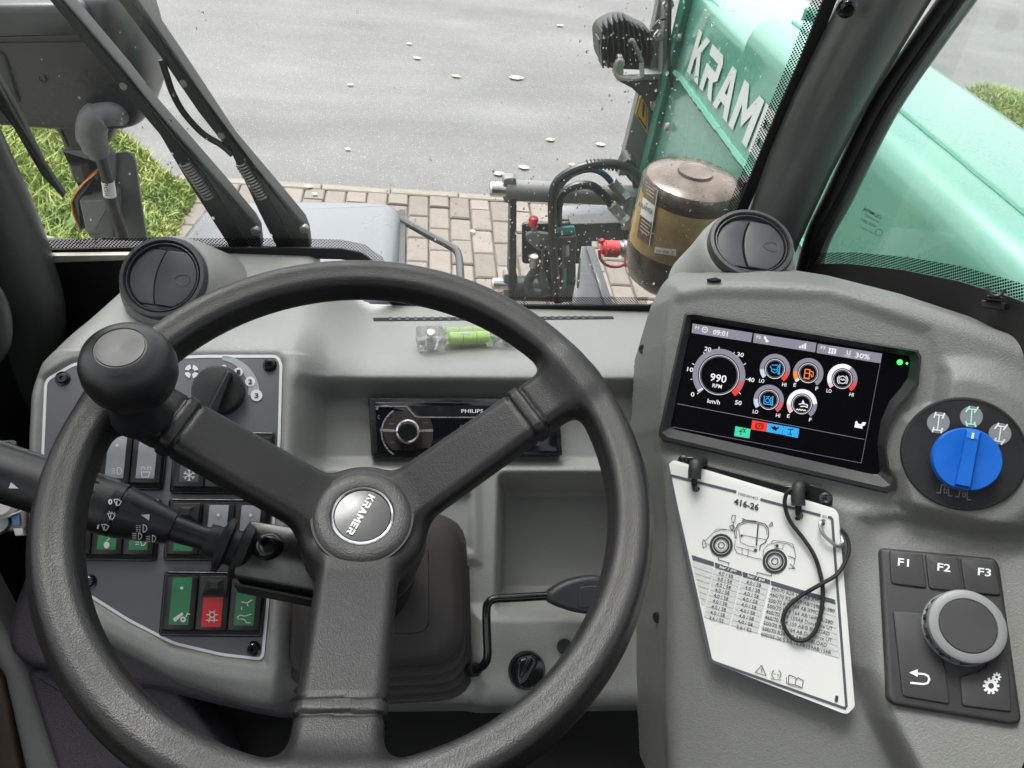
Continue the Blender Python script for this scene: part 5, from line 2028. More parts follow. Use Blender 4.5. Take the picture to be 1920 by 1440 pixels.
cbp = Pl(at(505, 1040, .585), 74, -4)
cbx = thing('column_switch_box', cbp.hit(505, 1120), 'flat black box with screw holding the stalk left of the hub', 'box')
MB().pxprism(cbp, [(468, 975), (560, 990), (640, 1010), (640, 1120), (585, 1107), (437, 1079), (444, 1040)], -.024, 0, .0015, .003).build('cover', 'column_box', cbx)
MB().pxprism(cbp, [(438, 1092), (640, 1132), (640, 1136), (438, 1096)], -.030, -.0105, 0).build('split_line', 'seal', cbx)
MB().lathe(cbp.hit(503, 1024), cbp.n, [(.0115, 0), (.010, .004), (.0075, .006), (.0055, .0065), (.0045, .0068), (.004, .0035), (.001, .0035)], 22).build('screw', 'black_gloss', cbx)

# stalk
SA, SB = at(452, 1032, .597), at(-80, 860, .548)
sx = _n(SB - SA)
Ls = np.linalg.norm(SB - SA)
sk = thing('indicator_stalk', SA, 'black multifunction stalk with wiper and light symbols on the left', 'stalk')


def along(px, py):
    r = ray(px, py)
    # parameter on the axis nearest to the pixel ray
    w0 = SA - C0
    a, b, c = sx @ sx, sx @ r, r @ r
    d, e = sx @ w0, r @ w0
    return (b * e - c * d) / (a * c - b * b)


s1, s2, s3, s4, s5 = along(395, 1005), along(325, 985), along(233, 950), along(212, 942), along(20, 875)
MB().lathe(SA, sx, [(.012, -.01), (.0215, -.004), (.0225, .002), (.014, .004), (.0135, .009), (.021, .011), (.0215, .015), (.0125, .018), (.0125, s1 - .002), (.012, s1 + .002)], 28).build('rubber_boot', 'rubber', sk)
MB().lathe(SA, sx, [(.0085, s1 - .004), (.0095, s1 + .002), (.0088, s1 + .006), (.0100, s2)], 24).build('shaft', 'black', sk)
MB().lathe(SA, sx, [(.009, s2 - .001), (.0125, s2), (.0195, s3 - .002), (.0200, s3)], 36).build('cone', 'black', sk)
MB().lathe(SA, sx, [(.0180, s3), (.0180, s3 + .002), (.0200, s3 + .0022), (.0205, s4)], 36).build('collar', 'black', sk)
gsec = []
for s_ in (s4, s4 + .0015, s4 + .03, s5 + .02, Ls + .02):
    ring = []
    for k in range(72):
        a = 2 * math.pi * k / 72
        rib = .0011 * (1 if math.sin(a * 9) > .2 else -.3) if (s_ > s4 + .001 and 0.5 < a < 2.6) else 0
        ring.append((a, .0202 + rib))
    gsec.append((s_, ring))
t_ = V3(0, 0, 1)
a1 = _n(t_ - sx * (t_ @ sx))
a2 = np.cross(sx, a1)
MB().rings([[SA + sx * s_ + r * (math.cos(a) * a1 + math.sin(a) * a2) for a, r in ring] for s_, ring in gsec]).build('grip', 'black', sk, ang=20)
for k in range(5):
    a = R_(-62 + k * 25)
    p = SA + sx * (s4 + .012) + .0200 * (math.cos(a) * a1 - math.sin(a) * a2)
    q_ = SA + sx * (s4 + .034) + .0200 * (math.cos(a) * a1 - math.sin(a) * a2)
    MB().tube([p, q_], .0013, 8).build('grip_rib', 'black', sk)


def stalkmap(r):
    def m(px, py):
        d = ray(px, py)
        w = C0 - SA
        dp = d - sx * (d @ sx)
        wp = w - sx * (w @ sx)
        a, b, c = dp @ dp, dp @ wp, wp @ wp - r * r
        disc_ = max(b * b - a * c, 0)
        return C0 + d * ((-b - math.sqrt(disc_)) / a)
    return m


def conemap(px, py):
    s = along(px, py)
    f_ = min(max((s - s2) / (s3 - s2), 0), 1)
    return stalkmap(.0125 + (.0195 - .0125) * f_ + .0012)(px, py)


tb = MB()
g1 = stalkmap(.0212)
Z1 = lambda x, y: (x / 3, 800 + y / 3)
tb.text(g1, '0', Z1(607, 435), (8, 1), (1, -10), .03)
tb.text(g1, 'I', Z1(545, 572), (3, 1), (1.5, -8), .03)


def wsym(c, s, full=False):
    x, y = Z1(*c)
    q = lambda a, b: (x + a * s, y + b * s + a * s * .25)
    tb.line(g1, [q(-7, -5), q(0, -7.5), q(7, -5), q(2, 4), q(-3, 4)], 1.4, True)
    tb.line(g1, [q(-3, 6), q(-1, -5)], 1.4)
    if full:
        for k in (-5, 0, 5):
            tb.line(g1, [q(k, -10), q(k + 2, -8)], 1.3)


wsym((662, 430), 1.0)
wsym((627, 508), 1.0, True)
wsym((592, 570), .95)
tb.poly(g1, [Z1(62, 312), Z1(105, 348), Z1(48, 346)])
tb.build('switch_symbols', 'mark', sk, smooth=False, kind='stuff')
tb = MB()
tb.poly(conemap, [Z1(842, 492), Z1(838, 528), Z1(793, 496)])
for cx_, cy_, dsh in ((808, 572, 1), (782, 616, 0), (860, 630, 0)):
    x, y = Z1(cx_, cy_)
    s_ = 1.0 if dsh else .9
    tb.line(conemap, [(x + 7 * s_ * math.cos(R_(a)) - 1, y - 7 * s_ * math.sin(R_(a))) for a in range(-90, 91, 20)], 1.5, True)
    for k in range(4):
        yy = y - 5 + k * 3.4
        if dsh:
            for j in range(2):
                tb.line(conemap, [(x - 14 + j * 5, yy), (x - 11 + j * 5, yy)], 1.4)
        else:
            tb.line(conemap, [(x - 13, yy + (1.5 if cx_ == 860 else 0)), (x - 5, yy)], 1.4)
tb.build('lamp_symbols', 'mark', sk, smooth=False, kind='stuff')

# ------------------------------------------------------------------ steering wheel
RR, rt = .1832, .0152
wh = thing('steering_wheel', hubc, 'black grained three-spoke steering wheel with spinner knob', 'steering wheel')
ends = []
for px, py in ((298, 768), (1040, 736), (628, 1420)):
    a, b = WN.uv(px, py, -.004)
    k = RR / math.hypot(a, b)
    ends.append((a * k, b * k))
HZ = -.066
hub_uv = (0, 0)


def sbox(X, Y_, Z, e, grooves=True):
    wide = .0055 if e[1] < -.1 else 0
    """rounded bar from the hub to the rim"""
    A = np.array([e[0] * .10, e[1] * .10, HZ + .002])
    B = np.array([e[0] * .985, e[1] * .985, -.004])
    d = B - A
    L = np.linalg.norm(d)
    d = d / L
    w = np.cross(d, [0, 0, 1])
    w /= np.linalg.norm(w)
    t = np.cross(w, d)
    qx, qy, qz = X - A[0], Y_ - A[1], Z - A[2]
    s = qx * d[0] + qy * d[1] + qz * d[2]
    a = qx * w[0] + qy * w[1] + qz * w[2]
    b = qx * t[0] + qy * t[1] + qz * t[2]
    f = np.clip(s / L, 0, 1)
    hw_ = .0228 - .003 * f + wide
    ht = .0105 + .0035 * f
    g = L - s - .043
    rid = np.where((np.abs(g) < .0042), .0011, 0) - np.where((np.abs(np.abs(g) - .0055) < .0011), .0013, 0)
    hw_, ht = hw_ + rid, ht + rid
    r = .008
    dx = np.abs(a) - hw_ + r
    dz = np.abs(b) - ht + r
    ds = np.maximum(-s, s - L)
    return np.sqrt(np.maximum(dx, 0) ** 2 + np.maximum(dz, 0) ** 2 + np.maximum(ds, 0) ** 2) + np.minimum(np.maximum(dx, dz), 0) - r, s / L


def ksmin(a, b, k):
    h = np.clip(.5 + .5 * (b - a) / k, 0, 1)
    return b * (1 - h) + a * h - k * h * (1 - h)


def rimsd(X, Y_, Z):
    q = np.hypot(X, Y_) - RR
    ph = np.arctan2(Z, q)
    return np.hypot(q, Z * .98) - rt - .0009 * np.cos(5 * ph + .6)


def hubsd(X, Y_, Z):
    q = np.hypot(X, Y_) - .047 + .010
    z = np.abs(Z - HZ + .008) - .022 + .010
    return np.sqrt(np.maximum(q, 0) ** 2 + np.maximum(z, 0) ** 2) + np.minimum(np.maximum(q, z), 0) - .010


def wheelsd(X, Y_, Z):
    sp = [sbox(X, Y_, Z, e)[0] for e in ends]
    sp = np.minimum(np.minimum(sp[0], sp[1]), sp[2])
    d = ksmin(sp, hubsd(X, Y_, Z), .010)
    return ksmin(d, rimsd(X, Y_, Z), .016)


vt, fc = surfnets(wheelsd, (-.208, -.208, -.104), (.208, .208, .028), .0017)
cen_ = vt[fc].mean(1)
cx3 = [cen_[:, i].astype(np.float32) for i in range(3)]
dd = np.stack([rimsd(*cx3) - .002] + [sbox(*cx3, e)[0] for e in ends] + [hubsd(*cx3) - .004], 1)
own = dd.argmin(1)
Ww = WN.p + vt[:, :1] * WN.u + vt[:, 1:2] * WN.v + vt[:, 2:3] * WN.n
for k, nm_ in enumerate(('rim', 'spoke', 'spoke', 'spoke', 'hub')):
    f_ = fc[own == k]
    us = np.unique(f_)
    re = np.full(len(vt), -1)
    re[us] = np.arange(len(us))
    npobj(nm_, Ww[us], re[f_], 'wheel', wh)
hz = hubc + WN.n * .014
hcx = WN.p - WN.n * .0476
capm = MB().lathe(hcx, WN.n, [(.0345, -.004), (.0345, .0014), (.0338, .0020), (.030, .0026), (.0235, .0030), (.0225, .0026), (.0222, .0008), (.001, .0008)], 64).build('horn_cap', 'wheel_cap', wh)
MB().lathe(hcx, WN.n, [(.0362, -.003), (.0362, .0009), (.0340, .0009)], 64, False, False).build('cap_gap', 'seal', wh)
bdg = MB().lathe(hcx, WN.n, [(.0195, .0005), (.0195, .0026), (.012, .0030), (.001, .0032)], 56).build('badge', 'black_gloss', capm)
MB().lathe(hcx, WN.n, [(.0220, .0005), (.0222, .0028), (.0214, .0034), (.0203, .0030), (.0199, .0020)], 56, False, False).build('badge_ring', 'chrome', capm)
BP = Pl(hcx, 76, 0)
bw = BP.mp(.0040)
for lm in logo('KRAMER', lambda s, t: bw(692 - 43 * s + 12 * t, 926 + 72 * s + 6 * t), 0):
    lm.build('badge_letter', 'white_print', capm, smooth=False, recalc=False)

# spinner knob
bu = WN.uv(262, 762, .016)
kb = WN.w(bu[0], bu[1], 0)
sk_ = MB().lathe(kb, WN.n, [(.020, .008), (.019, .014), (.0175, .017), (.0160, .040), (.017, .046)], 32).build('knob_stem', 'knob_black', wh)
kt = WN.hit(236, 676, .066)
kbase = WN.w(*WN.uv(236, 676, .066), 0)
knb = MB().lathe(kbase, WN.n, [(.011, .036), (.018, .037), (.0238, .042), (.0270, .050), (.0279, .058), (.0270, .066), (.0238, .0735), (.0190, .0775), (.0150, .0790), (.0147, .0784), (.0140, .0784), (.0137, .0791), (.0110, .0792), (.001, .0786)], 56).build('spinner_knob', 'knob_black', wh, ang=60)


# ------------------------------------------------------------------ monitor
mo = thing('monitor', Q.hit(1450, 870), 'black framed colour display showing speed and gauge dials on the right', 'monitor')
QO = [(1284, 588), (1300, 586), (1722, 657), (1728, 670), (1722, 722), (1706, 744), (1682, 770), (1668, 800), (1662, 840), (1668, 876), (1681, 900), (1678, 918), (1664, 923), (1245, 825), (1235, 815), (1236, 805)]
QI = [(1297, 601), (1305, 600), (1704, 668), (1707, 676), (1702, 708), (1690, 726), (1668, 752), (1652, 788), (1645, 832), (1648, 862), (1650, 884), (1646, 889), (1634, 889), (1268, 806), (1258, 801), (1258, 796)]
n_ = 96
oc = Q.P(rpoly(QO, 5, 3), .004)
ic_ = Q.P(rpoly(QI, 3, 3), -.002)


def ringpair(a, b, n):
    # per-corner matched resampling so that the two outlines stay in step
    ra, rb = [], []
    m = len(a)
    k = max(2, n // m)
    for i in range(m):
        for j in range(k):
            t = j / k
            ra.append(tuple(np.array(a[i]) * (1 - t) + np.array(a[(i + 1) % m]) * t))
            rb.append(tuple(np.array(b[i]) * (1 - t) + np.array(b[(i + 1) % m]) * t))
    return ra, rb


oc, ic_ = ringpair(Q.P(QO, .004), Q.P(QI, -.002), 64)
mid = [tuple(np.array(a) * .72 + np.array(b) * .28) for a, b in zip(oc, ic_)]
MB().loft(Q, [(inset(ccw(oc), -.0012) if area2(oc) > 0 else inset(oc, .0012), -.006), (oc, .002), (oc, .0035), (mid, .0040), (ic_, -.0022)]).build('bezel', 'bezel', mo, ang=30)
MB().pxprism(Q, QO, -.005, -.0026).build('cover_glass', 'screen_glass', mo, smooth=False)
mb_ = lambda h: Q.mp(-.0026 + h)
Z6 = lambda x, y: (1240 + x / 3.84, 570 + y / 3.84)
LCD = [Z6(222, 135), Z6(1600, 352), Z6(1440, 1145), Z6(80, 885)]
MB().poly(mb_(.0003), LCD).build('lcd_panel', 'lcd_black', mo, smooth=False)


class G:                 # one mesh per ink
    def __init__(s):
        s.d = {}

    def __getitem__(s, k):
        return s.d.setdefault(k, MB())

    def done(s, nm, parent):
        for k, m in s.d.items():
            m.build(nm, k, parent, smooth=False, recalc=False, kind='stuff')


g_ = G()
a_ = mb_(.0006)
b_ = mb_(.0009)
c3 = mb_(.0012)
UPV = np.array([.18, -.98])
EXV = np.array([.988, .156])


def tx(s, x, y, w, h, ink='lcd_white', bold=.0, m=None):
    p = Z6(x, y)
    g_[ink].text(m or b_, s, p, tuple(EXV * w / 3.84), tuple(UPV * h / 3.84), bold)


for q in ([(225, 140), (657, 208), (645, 275), (218, 208)], [(667, 210), (1117, 280), (1107, 348), (660, 278)], [(1127, 285), (1590, 357), (1578, 427), (1117, 352)]):
    g_['lcd_lilac'].poly(a_, [Z6(*p) for p in q])
tx('F1', 243, 178, 26, 22, bold=.01)
tx('F2', 684, 246, 30, 22, bold=.01)
tx('F3', 1147, 322, 32, 22, bold=.01)
g_['lcd_white'].arc(b_, Z6(313, 185), 4.2, 5.6, 0, 360)
g_['lcd_white'].line(b_, [Z6(303, 180), Z6(313, 186), Z6(324, 180)], 1.2)
tx('09:01', 370, 218, 106, 38, bold=.012)
g_['lcd_white'].disc(b_, Z6(747, 243), 2.6)
g_['lcd_white'].line(b_, [Z6(747, 243), Z6(758, 262)], 3)
g_['lcd_white'].poly(b_, [Z6(744, 270), Z6(765, 258), Z6(776, 268), Z6(760, 277)])
for k in range(3):
    x0 = 990 + k * 19
    g_['lcd_white'].poly(b_, [Z6(x0, 316 + k * 3), Z6(x0 + 13, 318 + k * 3), Z6(x0 + 16, 303 - k * 9), Z6(x0 + 3, 301 - k * 9)])
tx('III', 1203, 352, 52, 36, bold=.02)
g_['lcd_white'].line(b_, [Z6(1205, 318), Z6(1258, 326)], 1.4)
g_['lcd_white'].line(b_, [Z6(1200, 350), Z6(1253, 358)], 1.4)
g_['lcd_white'].line(b_, [Z6(1338, 333), Z6(1338, 360), Z6(1358, 362), Z6(1360, 336)], 1.4)
tx('max', 1318, 375, 46, 14)
tx('30%', 1394, 384, 106, 38, bold=.012)


def gauge(cx, cy, r1, r0, segs, rot=-9, ticks=None, thin=True):
    c = Z6(cx, cy)
    k = 1 / 3.84
    for ink, aa, bb in segs:
        g_[ink].arc(a_, c, r0 * k, r1 * k, aa, bb, max(4, int(abs(bb - aa) / 8)), rot)
    if thin:
        g_['lcd_white'].arc(b_, c, (r0 - 11) * k, (r0 - 7) * k, 0, 360, 40)
        g_['lcd_dim'].arc(a_, c, (r0 - 20) * k, (r0 - 16) * k, 0, 360, 40)


gauge(415, 512, 190, 150, [('lcd_lilac', -10, 228), ('lcd_pink', -32, -10), ('lcd_red', -48, -32)], -5)
g_['lcd_white'].line(b_, [Z6(262, 628), Z6(298, 608)], 3)
for a in range(9):
    t = R_(222 - a * 33)
    g_['lcd_white'].line(b_, [Z6(415 + 194 * math.cos(t), 512 - 186 * math.sin(t)), Z6(415 + (212 if a % 2 == 0 else 206) * math.cos(t), 512 - (204 if a % 2 == 0 else 198) * math.sin(t))], 1.3)
for s, x, y, w in (('0', 210, 663, 26), ('10', 184, 483, 42), ('20', 308, 336, 48), ('30', 543, 376, 48), ('40', 618, 556, 50), ('50', 528, 722, 48)):
    tx(s, x, y, w, 32, bold=.012)
tx('990', 348, 550, 118, 56, bold=.015)
tx('RPM', 366, 598, 68, 28, bold=.01)
tx('km/h', 330, 710, 90, 32, bold=.01)
SG = [((818, 468), [('lcd_lilac', 0, 190), ('lcd_ice', 190, 226), ('lcd_pink', -25, 0), ('lcd_red', -46, -25)], 'LO', 'HI'),
      ((1058, 498), [('lcd_lilac', -46, 180), ('lcd_orange', 180, 216), ('lcd_white', 216, 226)], 'E', 'F'),
      ((1303, 540), [('lcd_white', 62, 205), ('lcd_peach', 205, 226), ('lcd_lilac', 0, 62), ('lcd_pink', -25, 0), ('lcd_red', -46, -25)], 'LO', 'HI'),
      ((773, 690), [('lcd_lilac', 0, 185), ('lcd_ice', 185, 222), ('lcd_pink', -46, 0)], 'LO', 'HI'),
      ((1012, 722), [('lcd_white', 10, 190), ('lcd_peach', 190, 226), ('lcd_lilac', -46, 10)], 'E', 'F')]
for (cx, cy), segs, l1, l2 in SG:
    gauge(cx, cy, 109, 78, segs, -9)
    tx(l1, cx - (116 if len(l1) > 1 else 108), cy + 95, 38 if len(l1) > 1 else 18, 27, bold=.012)
    tx(l2, cx + 50, cy + 122, 30 if len(l2) > 1 else 18, 27, bold=.012)
L_ = lambda ink, pts, w: g_[ink].line(c3, [Z6(*p) for p in pts], w)
# engine temperature
L_('lcd_blue', [(795, 440), (840, 440), (845, 455), (835, 460), (838, 485), (815, 496), (793, 482), (795, 462), (785, 455), (785, 445)], 1.5)
L_('lcd_blue', [(800, 470), (832, 474)], 2)
L_('lcd_blue', [(854, 432), (848, 495)], 2.4)
g_['lcd_blue'].disc(c3, Z6(846, 500), 2.4)
# fuel
L_('lcd_orange', [(1036, 470), (1070, 474), (1064, 536), (1028, 532)], 1.8)
L_('lcd_orange', [(1028, 532), (1036, 470)], 1.8)
L_('lcd_orange', [(1024, 534), (1066, 540)], 1.8)
L_('lcd_orange', [(1034, 496), (1064, 500)], 1.6)
L_('lcd_orange', [(1070, 480), (1094, 492), (1092, 520), (1082, 526), (1078, 508), (1068, 506)], 1.6)
# brake
g_['lcd_white'].arc(c3, Z6(1305, 546), 6.2, 7.6, 0, 360)
g_['lcd_white'].arc(c3, Z6(1305, 546), 9, 10.4, 130, 230)
g_['lcd_white'].arc(c3, Z6(1305, 546), 9, 10.4, -50, 50)
L_('lcd_white', [(1288, 545), (1296, 539), (1304, 549), (1312, 541), (1322, 550)], 1.5)
# oil
L_('lcd_blue', [(742, 660), (738, 718), (785, 724), (790, 668)], 1.8)
L_('lcd_blue', [(752, 664), (765, 672), (778, 666)], 1.5)
g_['lcd_blue'].arc(c3, Z6(764, 695), 3, 4.4, 0, 360)
L_('lcd_blue', [(803, 664), (798, 720)], 2.4)
g_['lcd_blue'].disc(c3, Z6(797, 724), 2.3)
# urea
g_['lcd_white'].poly(c3, [Z6(1020, 690), Z6(1032, 712), Z6(1010, 712)])
L_('lcd_white', [(990, 722), (1020, 716), (1052, 726), (1050, 744), (1028, 736), (1000, 738)], 1.8)
L_('lcd_white', [(970, 762), (980, 756), (988, 764), (998, 757), (1006, 766), (1016, 759), (1024, 768), (1034, 762), (1040, 770)], 1.6)
L_('lcd_lilac', [(115, 718), (1460, 975)], .8)
L_('lcd_dim', [(1575, 432), (1440, 1145), (80, 885)], .8)
for ink, q in (('lcd_green', [(533, 880), (643, 900), (633, 967), (525, 950)]), ('lcd_red', [(655, 835), (768, 857), (757, 920), (645, 903)]), ('lcd_azure', [(768, 857), (879, 877), (869, 940), (757, 920)]), ('lcd_azure', [(881, 877), (993, 897), (983, 965), (871, 941)])):
    g_[ink].poly(a_, [Z6(*p) for p in q])
L_('lcd_black', [(560, 918), (590, 898), (604, 922), (560, 918)], 1.4)
L_('lcd_black', [(574, 925), (572, 945)], 1.4)
L_('lcd_black', [(598, 905), (610, 898)], 1.4)
g_['lcd_black'].arc(c3, Z6(706, 879), 4.6, 6, 0, 360)
g_['lcd_black'].text(c3, 'P', Z6(699, 889), (3.8, .6), (1, -5.6), .02)
g_['lcd_black'].arc(c3, Z6(706, 879), 7.2, 8.2, 130, 230)
g_['lcd_black'].arc(c3, Z6(706, 879), 7.2, 8.2, -50, 50)
g_['lcd_black'].poly(c3, [Z6(*p) for p in ((790, 880), (808, 884), (812, 876), (830, 890), (848, 884), (845, 896), (830, 906), (826, 916), (815, 908), (800, 900))])
for x in (918, 940):
    L_('lcd_black', [(x - 6, 905), (x + 12, 900)], 1.6)
L_('lcd_black', [(932, 903), (926, 938)], 1.4)
L_('lcd_black', [(912, 936), (940, 940)], 1.6)
g_['lcd_white'].poly(c3, [Z6(*p) for p in ((1398, 845), (1410, 842), (1418, 862), (1440, 866), (1448, 850), (1474, 852), (1466, 874), (1446, 880), (1450, 898), (1390, 888))])
g_.done('screen_graphics', mo)
ld = MB().lathe(Q.hit(*Z6(1716, 420), -.0026), Q.n, [(.0020, 0), (.0020, .001), (.0012, .0018), (.0002, .002)], 14).build('status_light_and_glint', 'led_green', mo)

MB().lathe(Q.hit(*Z6(1768, 428), -.0026), Q.n, [(.0008, 0), (.0008, .0006), (.0002, .001)], 12).build('status_light_and_glint', 'led_green', mo)  # glowing dot painted as the green reflection of the status light

# ------------------------------------------------------------------ drive mode dial
dl = thing('steering_mode_dial', Q.hit(1805, 850), 'round black selector plate with blue turning knob at the right edge', 'dial')
DP = Pl(Q.hit(1805, 850, .0102), 42, -38)
cd_ = (1805., 850.)
mr = DP.mpp(*cd_)
MB().lathe(DP.hit(*cd_), DP.n, [(105 * mr, -.004), (106 * mr, .0008), (104 * mr, .0018), (101 * mr, .0019), (100.5 * mr, .0014), (.001, .0014)], 72).build('plate', 'disc_black', dl)
mdp = DP.mp(.0018)
mdq = DP.mp(.0022)
Z8 = lambda x, y: (1640 + x / 5.143, 720 + y / 5.143)
for k, (x, y) in enumerate((Z8(614, 372), Z8(933, 315), Z8(1208, 480))):
    MB().disc(mdp, (x, y), 21.5, 28, 20).build('symbol_disc', 'mark_disc', dl, smooth=False)
    ax = MB()
    tilt = (.12, .08, .16)[k]
    up = np.array([tilt, -1]) * 14
    sd_ = np.array([1, tilt]) * 8
    c = np.array([x, y])
    ax.line(mdq, [c - up, c + up], 2.2)
    for e, w_ in ((up, (0, 2)[k == 1]), (-up, 0)):
        ax.line(mdq, [c + e - sd_, c + e + sd_], 2.2)
    st_ = (0, 4, 4)[k]
    for s_ in (-1, 1):
        p = c + up + sd_ * s_
        ax.line(mdq, [p + np.array([-2 - st_ * .5, 6]), p + np.array([2 + st_ * .5, -5])] if True else [], 3)
        p = c - up + sd_ * s_
        t2 = (1.5, -1.5, 3.5)[k]
        ax.line(mdq, [p + np.array([-t2, 5]), p + np.array([t2, -5])], 3)
    ax.build('axle_symbol', 'mark_mint' if k == 1 else 'white_print', dl, smooth=False)
lk = MB()
for x, y in (Z8(672, 1020), Z8(852, 1058)):
    q = lambda a, b: (x + a, y + b + a * .12)
    lk.line(mdq, [q(-15, 7), q(-8, 7), q(-5, -9), q(8, -9), q(8, 10), q(15, 10)], 2)
    lk.line(mdq, [q(-1, -1), q(5, -1), q(4, 6), q(0, 6)], 1.5, True)
    lk.line(mdq, [q(0, -1), q(1, -6), q(4, -6)], 1.3)
lk.build('lock_symbols', 'mark_disc', dl, smooth=False, kind='stuff')
kc = (1806., 862.)
kr = 58.5 * mr
kn = MB().lathe(DP.hit(*kc), DP.n, [(kr * .96, .0016), (kr, .006), (kr * .985, .011), (kr * .95, .0125), (.001, .0125)], 56).build('turning_knob', 'blue_knob', dl)
gx, gy = Z8(950, 480), Z8(850, 985)
ga = np.array(gx)
gb = np.array(gy)
gd = (gb - ga) / np.linalg.norm(gb - ga)
gs = np.array([-gd[1], gd[0]])
gq = [tuple(ga + gs * 15 - gd * 8), tuple(ga - gs * 15 - gd * 8), tuple(gb - gs * 17 + gd * 3), tuple(gb + gs * 17 + gd * 3)]
gt = [tuple(ga + gs * 12 - gd * 2), tuple(ga - gs * 12 - gd * 2), tuple(gb - gs * 14), tuple(gb + gs * 14)]
MB().rings([[DP.hit(*p, .0115) for p in gq], [DP.hit(*p, .019) for p in gt], [DP.hit(*tuple(np.array(p) * .96 + (ga + gb) / 2 * .04), .0202) for p in gt]]).build('grip_bar', 'blue_knob', kn, ang=25)
MB().poly(DP.mp(.0206), [tuple(ga + gs * 11 - gd * 1), tuple(ga - gs * 11 - gd * 1), tuple(ga - gs * 12 + gd * 9), tuple(ga + gs * 12 + gd * 9)]).build('pointer_field', 'blue_light', kn, smooth=False)
MB().line(DP.mp(.0210), [tuple(ga - gd * 2), tuple(ga + gd * 9)], 4.5).build('pointer_line', 'white_print', kn, smooth=False)

# ------------------------------------------------------------------ function keypad
kp_ = thing('function_keypad', K.hit(1780, 1310), 'black keypad with F1 F2 F3 keys and grey ringed rotary knob', 'keypad')
Z5 = lambda x, y: (1560 + x / 3, 960 + y / 3)
KB = [Z5(*p) for p in ((266, 196), (920, 256), (948, 300), (1072, 1165), (1050, 1192), (1010, 1196), (345, 1084), (312, 1045))]
MB().pxprism(K, KB, -.004, .005, .003, .004).build('base', 'keypad', kp_)
for q in ([(322, 210), (508, 230), (536, 428), (335, 402)], [(524, 236), (712, 254), (742, 450), (548, 430)], [(722, 258), (916, 284), (952, 470), (752, 452)]):
    MB().pxprism(K, [Z5(*p) for p in q], .004, .0068, .0010, .0025).build('function_key', 'keypad', kp_)
for q in ([(342, 556), (500, 566), (560, 640), (640, 880), (664, 1082), (398, 1036)], [(722, 930), (860, 880), (962, 640), (985, 640), (1010, 1110), (1002, 1124), (734, 1090)]):
    MB().pxprism(K, [Z5(*p) for p in q], .004, .0066, .0010, .002).build('soft_key', 'keypad', kp_)
mk = K.mp(.0071)
tb = MB()
for s, x, y, w in (('F1', 370, 300, 62), ('F2', 592, 328, 74), ('F3', 820, 354, 74)):
    tb.text(mk, s, Z5(x, y), (w / 3, w / 3 * .12), (.8, -14.5), .015)
mk2 = K.mp(.0069)
tb.line(mk2, [Z5(*p) for p in ((440, 960), (515, 968), (538, 962), (548, 942), (540, 922), (520, 912), (475, 908))], 3.6)
tb.poly(mk2, [Z5(*p) for p in ((435, 903), (482, 884), (482, 928))])
for (x, y), r0, r1, nt in ((Z5(895, 978), 9, 13.5, 10), (Z5(927, 928), 4.5, 7.5, 8)):
    tb.arc(mk2, (x, y), r0 * .62, r1 * .82, 0, 360)
    for k in range(nt):
        a = 2 * math.pi * k / nt
        tb.line(mk2, [(x + r1 * .75 * math.cos(a), y + r1 * .75 * math.sin(a)), (x + r1 * 1.15 * math.cos(a), y + r1 * 1.15 * math.sin(a))], r1 * .34)
tb.build('key_legends', 'white_print', kp_, smooth=False, kind='stuff')
KH = .022
kcu = K.uv(*Z5(765, 640), KH)
ko = K.w(*kcu, 0)
r0 = 68 * K.mpp(1810, 1180) * .965
kn = MB().lathe(ko, K.n, [(r0 * 1.02, .0045), (r0 * 1.02, .007), (r0 * .93, .0072), (r0 * .93, .016), (r0 * .99, .0165), (r0, .0185), (r0 * .97, .0212), (r0 * .90, .0222), (r0 * .74, .0222), (r0 * .735, .0212), (.001, .0212)], 64).build('rotary_knob', 'keypad_ring', kp_)
MB().lathe(ko, K.n, [(r0 * .955, .0073), (r0 * .965, .0158)], 64, False, False).build('knob_skirt', 'black_gloss', kn)
for k in range(22):
    a = 2 * math.pi * k / 22
    rd = math.cos(a) * K.u + math.sin(a) * K.v
    tg = -math.sin(a) * K.u + math.cos(a) * K.v
    MB().box(ko + rd * r0 * .965 + K.n * .0115, [tg, K.n, rd], (.0014, .0042, .0008)).build('knob_rib', 'steel_dull' if k % 2 else 'keypad', kn)
MB().lathe(ko, K.n, [(r0 * .725, .020), (r0 * .725, .0216), (r0 * .70, .0221), (.001, .0223)], 56).build('knob_cap', 'keypad', kn)

# ------------------------------------------------------------------ tyre pressure cards
CP = Pl(Q.hit(1430, 1080, .010), 44, -36)
Z4 = lambda x, y: (1200 + x / 2.769, 840 + y / 2.769)
hold = thing('card_holder', CP.hit(1420, 920), 'black holder strip with two hooks carrying the card stack', 'holder')
MB().pxprism(CP, [(1272, 856), (1300, 856), (1328, 872), (1480, 912), (1510, 905), (1545, 915), (1563, 930), (1560, 952), (1540, 952), (1280, 884), (1270, 872)], -.010, -.003, .001, .003).build('strip', 'black_gloss', hold)
for px, py in (Z4(225, 68), Z4(962, 262)):
    MB().lathe(CP.hit(px, py, -.003), CP.n, [(.0045, 0), (.0045, .001), (.003, .0016), (.0012, .0008), (.0002, .0008)], 12).build('screw', 'black_gloss', hold)
cs_ = thing('pressure_card_stack', CP.hit(1460, 1337), 'stack of white tyre pressure cards with machine drawing hanging from hooks', 'cards')
CARD = [(1254, 868), (1262, 868), (1560, 958), (1567, 968), (1598, 1330), (1590, 1338), (1582, 1338), (1338, 1243), (1330, 1235)]
for k, (ox, oy) in enumerate(((5, -4.5), (2.5, -2.2), (0, 0))):
    MB().pxprism(CP, [(x + ox * (1 if k < 2 else 0), y + oy) for x, y in CARD], -.0018 + k * .0008, -.0011 + k * .0008, 0, .002).build('card', 'card_white', cs_)
mc = CP.mp(.0009)
